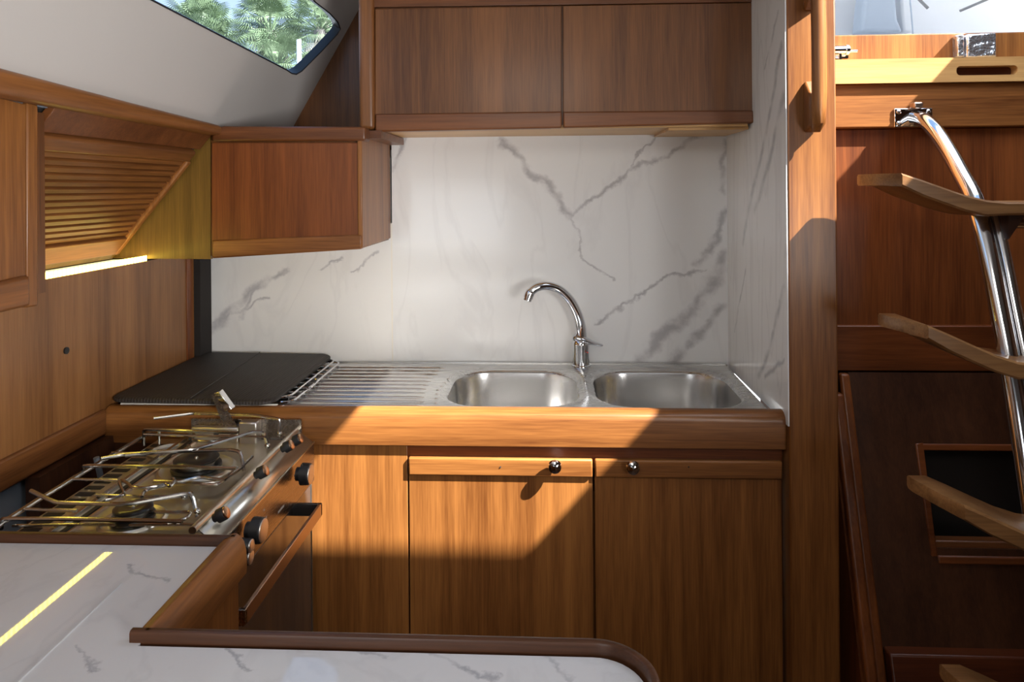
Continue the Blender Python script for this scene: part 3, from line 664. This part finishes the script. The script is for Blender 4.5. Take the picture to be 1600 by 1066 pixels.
# gimbal box and plates at the far end
gx0 = hY(298, 660, SY1 - .01).x; gx1 = hY(368, 660, SY1 - .01).x
build('back_plate', MB().boxd(hY(298, 660, SY1).x, hY(470, 660, SY1).x, SY1 + .002, SY1 + .008, .525, .60), panel_steel, st)
build('gimbal_box', MB().boxd(hY(372, 660, SY1 - .03).x, hY(400, 660, SY1 - .03).x, SY1 - .028, SY1 + .002, .523, .585), capm_, st, bevel=.003)
build('far_box', MB().boxd(hY(298, 670, SY1 - .02).x, hY(372, 660, SY1 - .02).x, SY1 - .02, SY1, .538, .60), capm_, st, bevel=.003)
build('box_screw', MB().cyl(hY(338, 677, SY1 - .022), hY(338, 677, SY1 - .018), .006), black, st)
lvx = hY(348, 630, SY1 - .02)
mb = MB(); mb.prism([hY(x, y, SY1 - .016) for x, y in ((334, 615), (342, 612), (362, 640), (352, 643))], (0, .02, 0)); build('lock_lever', mb, chrome, st, bevel=.001)
mb = MB(); mb.prism([hY(x, y, SY1 - .012) for x, y in ((330, 618), (337, 616), (372, 670), (352, 672))], (0, .004, 0)); build('lock_plate', mb, panel_steel, st)
# sloping control strip and main control panel
cs = MB(); cs.face([W(SXF + .001, SY0, .550), W(SXF + .001, SY1, .550), W(-.539, SY1, .577), W(-.539, SY0, .577)]); build('control_strip', cs, hob_steel, st, solid=.002)
build('control_panel', MB().boxd(-.560, -.538, SY0 - .01, SY1 + .003, .577, .664), panel_steel, st, bevel=.002)
build('panel_edge', MB().boxd(-.5395, -.5365, SY0 - .01, SY1 + .003, .575, .578), hob_steel, st)
mb = MB()
for q in range(9):
    y0 = 1.37 + q * .0036; mb.boxd(-.5382, -.5376, y0, y0 + .0022, .636, .640)
build('panel_lettering', mb, pale, st)
for (y, d) in ((1.255, .62), (1.30, .60), (1.31, .618), (1.46, .60), (1.22, .655)): build('panel_mark', MB().boxd(-.5382, -.5376, y, y + .004, d, d + .003), pale, st)
def knob(px, py, Xc, R, L, axis, capm, nm):
    c = hX(px, py, Xc); ax = Vector(axis).normalized(); base = c - ax * L
    k = MB(); k.lathe(base, ax, [(0, R * .62), (L * .35, R * .62), (L * .38, R), (L * .93, R * .97), (L, R * .9), (L, .001)]); kk = build(nm, k, black, st)
    c3 = MB(); c3.lathe(c + ax * .0002, ax, [(0, R * .88), (.0015, R * .86), (.0025, R * .7), (.0022, .001)]); build('knob_cap', c3, capm, kk)
for (px, py) in ((469, 685), (455, 695), (415, 735), (353, 801)):
    knob(px, py, -.535, .0115, .022, (1, 0, .5), copper, 'burner_knob')
knob(485, 741, -.502, .0225, .029, (1, 0, 0), capm_, 'oven_knob')
knob(411, 829, -.502, .0225, .029, (1, 0, 0), capm_, 'oven_knob')
knob(392, 854, -.508, .0135, .030, (1, 0, 0), capm_, 'timer_knob')
knob(391, 871, -.508, .0135, .030, (1, 0, 0), capm_, 'timer_knob')
# oven door and handle
build('door_gap', MB().boxd(-.556, -.545, SY0 - .005, SY1, .664, .672), black, st)
od = build('oven_door', MB().boxd(-.562, -.545, SY0 - .01, SY1 + .003, .672, 1.13), glassblack, st, bevel=.002)
build('door_edge', MB().boxd(-.5455, -.5435, SY1 + .0, SY1 + .0035, .672, 1.13), hob_steel, od)
hb = MB(); hb.boxd(-.490, -.483, 1.095, 1.474, .664, .690)
oh = build('oven_handle', hb, handle_steel, od, bevel=.0012)
build('handle_arm', MB().boxd(-.548, -.483, 1.467, 1.475, .664, .690), glassblack, oh, bevel=.001)
build('handle_arm', MB().boxd(-.548, -.483, 1.092, 1.100, .664, .690), panel_steel, oh, bevel=.001)
# gas hose in the gap behind the stove
tag(build('gas_hose', MB().tube(smoothpath([W(-.955, 1.44, .56), W(-.95, 1.45, .62), W(-.945, 1.46, .70), W(-.93, 1.46, .85)], 6), .006, 10), hullgrey), 'thin grey hose hanging in the gap behind the stove', 'hose')

# ================================================================== NEAR WORKTOP
nw = thing('near_worktop', (-.3, .6, ZC - .56), 'white marble L-shaped worktop in the foreground', 'worktop')
ZW = .513
XI = -.466; YN = .783; YFAR = .998
out = [(-1.02, YFAR - .01), (XI - .005, YFAR - .01), (XI - .005, YN - .012), (.055, YN - .012)]
cxr, cyr, rr_ = .045, .728, .075
def arc(cx, cy, r, a0, a1, n): return [(cx + r * math.cos(math.radians(a0 + (a1 - a0) * k / n)), cy + r * math.sin(math.radians(a0 + (a1 - a0) * k / n))) for k in range(n + 1)]
poly = [(-1.04, YFAR - .005), (XI, YFAR - .005), (XI, YN - .01)] + arc(.046, YN - .01 - .052, .052, 90, 0, 10) + [(.098, .25), (-1.04, .25)]
SGZ = []
def vz(*pts, w=1.0):
    P = [hZ(x, y, ZW) for x, y in pts]; return [(P[i] - nw.location, P[i + 1] - nw.location, w) for i in range(len(P) - 1)]
SGZ = vz((200, 880), (255, 915), w=.8) + vz((365, 1000), (405, 1045), w=.7) + vz((640, 1010), (720, 1050), (780, 1064), w=.9) + vz((560, 1010), (610, 1035), w=.9) + vz((110, 1010), (145, 1055), w=.6) + vz((820, 1020), (880, 1062), w=.8)
mw = MB(); mw.prism([W(x, y, ZW) for x, y in poly], (0, 0, -.03)); build('marble_top', mw, seg_marble('marble_worktop', SGZ, base=(.60, .61, .64), vein=(.38, .39, .43), plane='z', width=.006, rough=.025, fbm=.16), nw)
# lid joint
p0, p1 = hZ(190, 912, ZW - .0006), hZ(-60, 1150, ZW - .0006)
build('lid_joint', MB().tube([p0, p1], .0013, 6), plain('joint_grey', (.42, .42, .43), .5), nw)
# raised fiddles
def fid(path, w, t, bt, nm, mat, par, closed=False):
    """path of (x,y) centre line; rounded-top section w wide from depth t to bt"""
    rings = []; n = len(path)
    sec = [(-.5, 1), (-.5, .16), (-.42, .05), (-.25, .0), (.25, .0), (.42, .05), (.5, .16), (.5, 1)]
    for i in range(n):
        a = Vector(path[max(i - 1, 0)]); p = Vector(path[i]); c = Vector(path[min(i + 1, n - 1)])
        d1 = (p - a).normalized() if i else (c - p).normalized(); d2 = (c - p).normalized() if i < n - 1 else d1
        nn_ = Vector((d1.y, -d1.x)) + Vector((d2.y, -d2.x)); nn_.normalize(); k = 1 / max(.35, nn_.dot(Vector((d1.y, -d1.x))))
        hh_ = min(bt - t, .022)
        rings.append([W(p.x + nn_.x * s * w * k, p.y + nn_.y * s * w * k, t + (q * hh_ if q < 1 else bt - t)) for s, q in sec])
    m = MB(); m.loft(rings); return build(nm, m, mat, par)
shade_edge_m = wood('shade_darkened_teak', (.045, .018, .009), (.14, .06, .032), 'x', rough=.34, coat=.12)  # teak darkened in its colour to stand for shade on the inner face
wf = thing('worktop_fiddle', (XI, .95, ZC - .58), 'raised teak edging around the near marble worktop', 'edging')
fid([(-1.04, YFAR + .002), (XI + .010, YFAR + .002)], .010, .500, .60, 'rear_edging', shade_edge_m, wf)
# fore-and-aft piece beside the oven: wide and rounded
fr_ = MB(); prof = [(-.031, .516), (-.031, .508), (-.027, .503), (-.018, .5), (-.013, .500), (-.007, .504), (-.002, .512), (.001, .524), (.002, .545), (.001, .558), (-.020, .558)]
fr_.loft([[W(XI + .022 + a, y, d) for a, d in prof] for y in (YN - .003, YFAR + .010)]); build('oven_side_edging', fr_, teak_y, wf, bevel=.001)
pth = [(XI - .013, YN)] + [(-.3, YN), (-.1, YN)] + arc(.046, YN - .060, .060, 90, 0, 12) + [(.106, .30)]
fid(pth, .010, .500, .60, 'front_edging', shade_edge_m, wf)
nc = thing('near_cabinet', (-.3, .6, 0), 'teak cabinet below the near worktop', 'cabinet')
build('oven_side_panel', MB().boxd(-.96, XI + .012, YN + .01, YFAR + .006, .56, 1.42), teak_z, nc)
build('cabinet_carcass', MB().boxd(-.96, .095, .30, YN - .008, .60, 1.42), teak_z, nc)

# ================================================================== PILLAR + GRAB RAIL
tag(build('trim_4', MB().prism([W(XR + .002, 1.583, HC), W(XR + .109, 1.583, HC), W(XR + .109, 1.80, HC), W(XR + .002, 1.80, HC)], (0, 0, -2.09)), pil_z, bevel=.004), 'tall teak pillar between the sink and the companionway', 'pillar', kind='structure')
gr = thing('grab_rail', hY(1278, 200, 1.53), 'vertical rounded teak grab rail on the pillar', 'handrail')
YG = 1.583
gt = MB(); gx = hY(1279, 100, 1.535).x
pg = [W(gx, 1.538, HC + .03), W(gx, 1.532, -.3), W(gx, 1.532, -.20), W(gx, 1.536, -.165), W(gx + .001, 1.542, -.135), W(gx + .001, 1.556, -.118)]
rings = []
for i, p in enumerate(pg):
    k = [1, 1, 1, 1, .95, .6][i]
    rings.append([p + Vector((math.cos(a) * .0155 * k, math.sin(a) * .014 * k, 0)) for a in [2 * math.pi * q / 18 for q in range(18)]])
build('rail_grip', gt.loft(rings), lt_x if False else teak_z, gr)
ft = MB(); ft.loft([[Vector((gx + sx * .014 * k - .002, y, z)) for sx, y, z in ((-1, YG, ZC + .235), (-1, 1.545, ZC + .195), (-1, 1.545, ZC + .13), (-1, YG, ZC + .118))] for k in (-1, 1)]); build('rail_foot', ft, teak_z, gr, bevel=.006, seg=3)
ft = MB(); ft.loft([[Vector((gx + sx * .014 * k - .002, y, z)) for sx, y, z in ((-1, YG, ZC + .50), (-1, 1.545, ZC + .47), (-1, 1.545, ZC + .42), (-1, YG, ZC + .385))] for k in (-1, 1)]); build('rail_foot', ft, teak_z, gr, bevel=.006, seg=3)

# ================================================================== COMPANIONWAY
XA = XR + .109; XE = 1.62
def band(y0, y1, Y, th, mat, nm, par=None, bev=.003, x0=1300):
    a = hY(1306, y0, Y); c = hY(1306, y1, Y); a2 = hY(1600, y0 - (0 if y0 > 400 else 0), Y)
    return build(nm, MB().box(XA, XE, Y, Y + th, c.z, a.z), mat, par, bevel=bev)
cb = thing('companionway_bulkhead', (1.1, YC, 0), 'teak companionway bulkhead behind the ladder', 'bulkhead')
band(202, 520, YC + .020, .03, red_z, 'recessed_panel', cb)
band(132, 201, YC, .045, teak_x, 'bridge_board', cb, .004)
band(509, 580, YC + .006, .03, red_x, 'lower_rail', cb, .003)
build('lower_backing', MB().box(XA, XE, YC + .036, YC + .05, 0, ZC - .44), mah, cb)
# sill with finger slot
sl_ = thing('companionway_sill', (1.1, YC, ZC + .27), 'pale teak sill board with an oval finger slot', 'sill')
za, zb = hY(1306, 93, YC - .012).z, hY(1306, 131, YC - .012).z
sx0, sx1 = hY(1490, 110, YC).x, hY(1585, 110, YC).x; sz0, sz1 = hY(1490, 118, YC - .012).z, hY(1585, 102, YC - .012).z
mbs = MB(); o_r = [(XA, zb), (XE, zb), (XE, za), (XA, za)]
hole = rrect(sx0, sx1, sz0, sz1, .009, 5)
def el(mb, pts, Y):
    v = [mb.bm.verts.new((x, Y, z)) for x, z in pts]; return v, [mb.bm.edges.new((v[i], v[(i + 1) % len(v)])) for i in range(len(v))]
va, ea = el(mbs, o_r, YC - .012); vb, eb = el(mbs, hole, YC - .012); bmesh.ops.triangle_fill(mbs.bm, use_beauty=True, use_dissolve=False, edges=ea + eb)
mbs.loft([[(x, YC - .012, z) for x, z in hole], [(x, YC + .012, z) for x, z in hole]], cap=False)
mbs.loft([[(x, YC - .012, z) for x, z in o_r], [(x, YC + .05, z) for x, z in o_r]], cap=False)
build('sill_board', mbs, lt_x, sl_)
build('slot_back', MB().box(sx0 - .01, sx1 + .01, YC + .012, YC + .02, sz0 - .01, sz1 + .01), mah_x, sl_)
wsb = thing('washboard', (1.1, YC + .05, ZC + .33), 'teak washboard closing the bottom of the companionway opening', 'board')
build('board', MB().box(XA, XE, YC + .045, YC + .07, hY(1306, 96, YC + .03).z, hY(1306, 55, YC + .045).z), teak_z, wsb, bevel=.003)
# latch bolt
lb = hY(1318, 80, YC + .03); bt = thing('barrel_bolt', lb, 'small chrome barrel bolt at the left end of the washboard', 'bolt')
build('bolt_barrel', MB().cyl(lb + Vector((-.03, 0, .003)), lb + Vector((.013, 0, .003)), .010), chrome, bt)
build('bolt_rod', MB().cyl(lb + Vector((.0, -.004, -.001)), lb + Vector((.031, -.004, -.001)), .0035), chrome, bt)
build('bolt_collar', MB().cyl(lb + Vector((.004, 0, .003)), lb + Vector((.011, 0, .003)), .013), chrome, bt)
build('bolt_bracket', MB().box(lb.x - .012, lb.x - .006, lb.y - .004, lb.y + .016, lb.z - .027, lb.z), chrome, bt)
build('bolt_plate', MB().box(lb.x - .02, lb.x + .016, lb.y + .010, lb.y + .016, lb.z - .016, lb.z + .016), chrome, bt)
# steel cover plate
hp = MB(); yq = YC + .012
plm = thing('hasp_plate', hY(1528, 88, yq), 'shiny crinkled metal hasp plate on top of the washboard', 'plate')
pixY(hp, [(1511, 53), (1557, 51), (1558, 89), (1512, 90)], yq, .033); build('plate_face', hp, crumple_m, plm, bevel=.004)
hp = MB(); pixY(hp, [(1496, 54), (1507, 53), (1508, 89), (1497, 89)], yq + .008, .025); build('plate_side', hp, crumple_m, plm, bevel=.003)
# cockpit outside, white gelcoat
ck = thing('cockpit', (1.4, 3.3, ZC), 'bright white cockpit moulding seen beyond the washboard', 'cockpit')
build('aft_wall', MB().box(.4, 3.2, 3.3, 3.35, ZC - .2, ZC + 1.6), white_gel, ck)
build('bench', MB().box(.66, 3.2, 1.9, 3.3, ZC - .2, ZC + .355), white_gel, ck, bevel=.03, seg=3)
build('added_sun_shade', MB().box(.3, 3.3, 2.0, 3.4, ZC + 1.05, ZC + 1.09), white_gel, ck)  # unseen canopy added to keep the sun off the cockpit
cm_ = MB(); pixY(cm_, [(1345, 50), (1350, 0), (1355, -30), (1398, -30), (1403, 30), (1412, 50)], 3.1, .1); build('locker_face', cm_, shade_gel, ck, bevel=.015, seg=3)
cm_ = MB(); pixY(cm_, [(1412, 50), (1408, 0), (1410, -20), (1425, -20), (1427, 50)], 3.15, .1); build('seat_edge', cm_, white_gel, ck, bevel=.01)
tag(build('cockpit_line', MB().tube([hY(1420, -20, 2.9), hY(1424, 22, 2.9), hY(1427, 60, 2.9)], .003, 8), shade_gel), 'thin cord hanging in the white cockpit', 'cord')
tag(build('sheet_rope', MB().tube([hY(1500, 17, 2.8), hY(1545, -2, 2.8), hY(1600, -25, 2.8)], .005, 8), plain('grey_rope', (.3, .3, .3), .8)), 'grey rope crossing the white cockpit above the washboard', 'rope')
tag(build('sheet_rope', MB().tube([hY(1425, -12, 2.8), hY(1450, 13, 2.8)], .006, 8), MATS['grey_rope']), 'short grey rope end left of the longer rope in the cockpit', 'rope')
for (px, lab) in ((1396, 'small round chrome fitting left of the other one on the cockpit edge'), (1458, 'small round chrome fitting nearer the hasp plate on the cockpit edge')):
    tag(build('deck_fitting', MB().ball(Vector((hY(px, 54, 1.98).x, 1.98, ZC + .360)), .012, 14), chrome), lab, 'fitting')

# ---- ladder
ld = thing('companionway_ladder', (1.11, 1.4, 0), 'companionway ladder of bent steel tube with curved teak treads', 'ladder')
XC = 1.09
legp = [hX(1428, 184, .888), hX(1444, 188, .888), hX(1462, 206, .888), hX(1482, 236, .888), hX(1502, 272, .888), hX(1522, 310, .888), hX(1536, 360, .888), hX(1549, 420, .888), hX(1561, 482, .888), hX(1578, 570, .888), hX(1591, 650, .888)]
dlt = legp[-1] - legp[-3]
p = legp[-1]
while p.z > .06:
    p = p + Vector((0, dlt.y * .8, dlt.z * 1.0)) * 1.2; legp.append(Vector((.888, max(p.y, .95), max(p.z, .02))))
legs = smoothpath(legp, 5)
mir = lambda P: [Vector((2 * XC - q.x, q.y, q.z)) for q in P]
build('ladder_leg', MB().tube(legs, .0175, 20), tube_steel, ld)
build('ladder_leg', MB().tube(mir(legs), .0175, 20), tube_steel, ld)
seg2 = [q + Vector((.030, -.001, 0)) for q in legs if q.z < ZC - .045]
build('leg_brace_tube', MB().tube(seg2, .012, 16), tube_steel, ld)
build('leg_brace_tube', MB().tube(mir(seg2), .012, 16), tube_steel, ld)
for mx_ in (0, 1):
    bc_ = hY(1426, 184, YC)
    def MM(v): return Vector((2 * XC - v.x, v.y, v.z)) if mx_ else v
    w2, h2 = .0455, .023
    q0 = MM(bc_)
    pl = MB().box(q0.x - w2, q0.x + w2, YC - .005, YC, q0.z - h2, q0.z + h2); po = build('mounting_plate', pl, chrome, ld, bevel=.003)
    for sx in (-1, 1):
        for sz in (-1, 1):
            s0 = Vector((q0.x + sx * .035, YC - .005, q0.z + sz * .014)); build('screw', MB().lathe(s0, (0, -1, 0), [(0, .006), (.0015, .0055), (.003, .003), (.0025, .001)], 14), tube_steel, po)
    build('tube_clip', MB().box(q0.x - .011, q0.x + .011, YC - .030, YC - .004, q0.z + h2 - .004, q0.z + h2 + .012), handle_steel, po, bevel=.004)
def tread(Yf, zf, dep=.13, rise=.062):
    R = []
    stn = [(.664, 0.0, .3), (.678, .55, .6), (.695, 1, 1), (.735, 1, 1), (.775, 1, 1), (.815, 1, 1), (.855, 1, 1), (.895, 1, 1), (XC, 1, 1)]
    zz = {.664: rise * 1.0, .678: rise * 1.0, .695: rise, .735: rise * .76, .775: rise * .50, .815: rise * .25, .855: rise * .07, .895: .0, XC: 0}
    th = .020; full = [(x, a, c, zz[x]) for x, a, c in stn]; full += [(2 * XC - x, a, c, z) for x, a, c, z in full[-2::-1]]
    for x, a, c, z in full:
        yf = Yf + (1 - a) * .105; yb = Yf + dep
        b_ = zf - z; t2 = th * (.9 if a < 1 else 1) + (.012 if .71 < x < 1.47 and abs(x - XC) > .2 else .006)
        R.append([W(x, yf, b_ + .004), W(x, yf + .005, b_), W(x, yb - .005, b_), W(x, yb, b_ + .004), W(x, yb, b_ + t2 - .004), W(x, yb - .005, b_ + t2), W(x, yf + .005, b_ + t2), W(x, yf, b_ + t2 - .004)])
    return build('tread', MB().loft(R), wood('tread_teak_%d' % int(zf * 100), (.20, .095, .040), (.50, .28, .13), 'x', off=(zf, 0, 0), rough=.3), ld)
for Yf, zf, rs in ((1.415, .033, .058), (1.325, .328, .072), (1.215, .609, .072), (1.11, .888, .072)):
    t_ = tread(Yf, zf, rise=rs)
    ry = Yf + .055
    build('rung_tube', MB().tube([W(.925, ry, zf + .045), W(2 * XC - .925, ry, zf + .045)], .010, 14), tube_steel, ld)
    for s in (-1, 1):
        xx = XC + s * .19
        build('tread_bracket', MB().prism([W(xx - .018 * s, ry - .02, zf + .02), W(xx + .055 * s * -1, ry - .02, zf + .02), W(xx + .018 * s * -1 - .0, ry - .02, zf + .075)], (0, .04, 0)), panel_steel if False else wood('bracket_%d%d' % (s + 1, int(zf * 100)), (.04, .015, .01), (.1, .04, .02), 'z'), t_)

# ---- engine box behind the ladder
eb_ = thing('engine_box', (1.1, 1.6, 0), 'dark mahogany engine box with an open rectangular hatch', 'box')
P0 = W(.745, 1.742, .45); KX = .288
def EB(x, dd, o=0):     # point on the sloping face at depth dd below the eye
    return W(x, 1.742 - (dd - .45) * KX - o, dd)
nrm = Vector((0, -1, KX)).normalized()
def hE(px, py):
    d = ray(px, py); o = Vector((0, 0, ZC)); t = (P0 - o).dot(nrm) / d.dot(nrm); return o + d * t
fb = MB(); XF0 = .721
def ED(p): return ZC - p.z
h0 = hE(1437, 702); h1 = hE(1462, 856)
hx0 = (h0.x + h1.x) / 2; hd0 = ED(h0); hd1 = ED(h1) + .0
hx1 = 1.47
outer = [EB(XF0, .45), EB(XE, .45), EB(XE, 1.01), EB(XF0, 1.01)]
hol = [EB(hx0, hd0), EB(hx1, hd0), EB(hx1, hd1), EB(hx0, hd1)]
v = [fb.bm.verts.new(p) for p in outer]; e = [fb.bm.edges.new((v[i], v[(i + 1) % 4])) for i in range(4)]
v_ = [fb.bm.verts.new(p) for p in hol]; e_ = [fb.bm.edges.new((v_[i], v_[(i + 1) % 4])) for i in range(4)]
bmesh.ops.triangle_fill(fb.bm, use_beauty=True, use_dissolve=False, edges=e + e_)
build('box_face', fb, mah, eb_, solid=.012, smooth=False)
fm = MB(); wv_ = .014
for (x0, x1, d0, d1) in ((hx0 - wv_, hx0, hd0 - wv_, hd1 + wv_), (hx0, hx1, hd0 - wv_, hd0), (hx0, hx1, hd1 + .012, hd1 + wv_ + .014), (hx1, hx1 + wv_, hd0 - wv_, hd1 + wv_)):
    fm.loft([[EB(x0, d, -.006), EB(x1, d, -.006), EB(x1, d, .010), EB(x0, d, .010)] for d in (d0, d1)])
build('hatch_frame', fm, red_x, eb_, bevel=.003)
build('hatch_ledge', MB().loft([[EB(x, hd1 - .012, -.03), EB(x, hd1 - .012, -.004), EB(x, hd1 + .006, -.004), EB(x, hd1 + .006, -.03)] for x in (hx0, hx1)]), dk_x, eb_, bevel=.003)
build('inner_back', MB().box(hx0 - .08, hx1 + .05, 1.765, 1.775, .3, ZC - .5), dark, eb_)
sb2 = MB()
sb2.loft([[EB(x, 1.005, .0), EB(x, 1.005, .035), EB(x, 1.43, .035), EB(x, 1.43, 0)] for x in (XF0 + .005, XE)]); build('lower_board', sb2, mah_x, eb_, bevel=.004)
# leaning side posts
for (xa_, xb_, o0, o1, d0, mt_) in ((.698, .721, 0, .018, .45, dk_z), (.664, .688, .03, .055, .485, dk_z)):
    mm = MB(); mm.loft([[EB(xa_, d, o0), EB(xb_, d, o0), EB(xb_, d, o1), EB(xa_, d, o1)] for d in (d0, 1.43)]); build('side_post', mm, red_z, eb_, bevel=.006, seg=3)
mm = MB(); mm.prism([EB(.672, .46), EB(.672, 1.43), W(.672, YC + .03, 1.43), W(.672, YC + .03, .46)], (.012, 0, 0)); build('side_board', mm, red_z, eb_)

# ================================================================== OUTSIDE: palms behind the window
def palm(x, y, top, R, label, name='palm_tree'):
    t = thing(name, (x, y, -1.0), label, 'tree', 'palm trees outside the window')
    m = MB(); m.tube(smoothpath([(x, y, -1), (x + .1, y, top * .5), (x, y, top)], 5), .16, 10); build('trunk', m, bark, t)
    cr = MB()
    def frond(az, el, L_, dry=False):
        mb_ = sk_ if dry else cr
        d0 = Vector((math.cos(az) * math.cos(el), math.sin(az) * math.cos(el), math.sin(el)))
        side = Vector((-math.sin(az), math.cos(az), 0)); c = Vector((x, y, top)) + d0 * .12
        # fan leaf: stalk then radiating blades
        hub = c + d0 * L_ * .45; mb_.tube([c, hub], .012, 4)
        upv = side.cross(d0)
        for k in range(-9, 10):
            a = k / 9 * 1.35; dd = (d0 * math.cos(a) + side * math.sin(a)).normalized(); ln = L_ * .62 * (1 - .25 * abs(k) / 9)
            tip = hub + dd * ln + Vector((0, 0, -.28 * ln * (1.0 if not dry else 1.5))); mid = hub + dd * ln * .6 + Vector((0, 0, .02))
            pr = dd.cross(upv).normalized() * ln * .027
            try:
                mb_.face([hub, mid + pr, tip, mid - pr])
            except Exception: pass
    sk_ = MB()
    for i in range(58):
        frond(random.uniform(0, 2 * math.pi), random.uniform(-.5, 1.3), R * random.uniform(.55, 1.0))
    for i in range(12): frond(random.uniform(0, 2 * math.pi), random.uniform(-1.3, -.8), R * .7, True)
    build('crown', cr, leaf, t, smooth=False); build('dry_skirt', sk_, leafdry, t, smooth=False)
PALMS = [(-6.2, 16.0, 4.25, 'nearest palm tree outside the window, low towards its right corner'), (-8.0, 16.5, 4.6, 'palm tree outside the window, left of the nearest one'),
         (-9.7, 17.0, 4.7, 'palm tree outside the window, third from the right in the front row'), (-5.6, 17.2, 5.4, 'palm tree filling the right-hand corner of the window'),
         (-7.3, 18.3, 5.6, 'palm tree outside the window, above and behind the two lowest ones'), (-9.3, 18.8, 5.7, 'palm tree outside the window, high towards the left of the pane'),
         (-11.3, 18.4, 5.3, 'leftmost palm tree of the front row outside the window'), (-6.6, 20.5, 6.6, 'tall palm tree outside the window, high towards the right'),
         (-8.6, 21.0, 6.7, 'tall palm tree outside the window, in the middle of the back row'), (-10.7, 21.0, 6.5, 'tall palm tree outside the window, high at the far left'),
         (-12.8, 21.5, 6.4, 'farthest left palm tree outside the window')]
for px_, py_, pt_, pl_ in PALMS: palm(px_, py_, pt_, random.uniform(1.05, 1.3), pl_)
tag(build('lamp_post', MB().tube([(hY(467, 62, 9).x, 9, -1), (hY(467, 62, 9).x, 9, hY(467, 62, 9).z)], .03, 10), white_gel), 'slim white post standing outside the window', 'post')
tag(build('quay_building', MB().box(-20, -3, 26, 27, -1, 7.2), plain('quay_wall', (.16, .22, .30), .8, var=.7, vscale=.9)), 'blue-grey quay building behind the palms outside the window', 'building')
tag(build('outside_ground', MB().box(-30, 30, -30, 40, -1.1, -1.0), plain('quay_stone', (.35, .36, .36), .9)), 'grey quay outside the boat', 'ground', kind='structure')
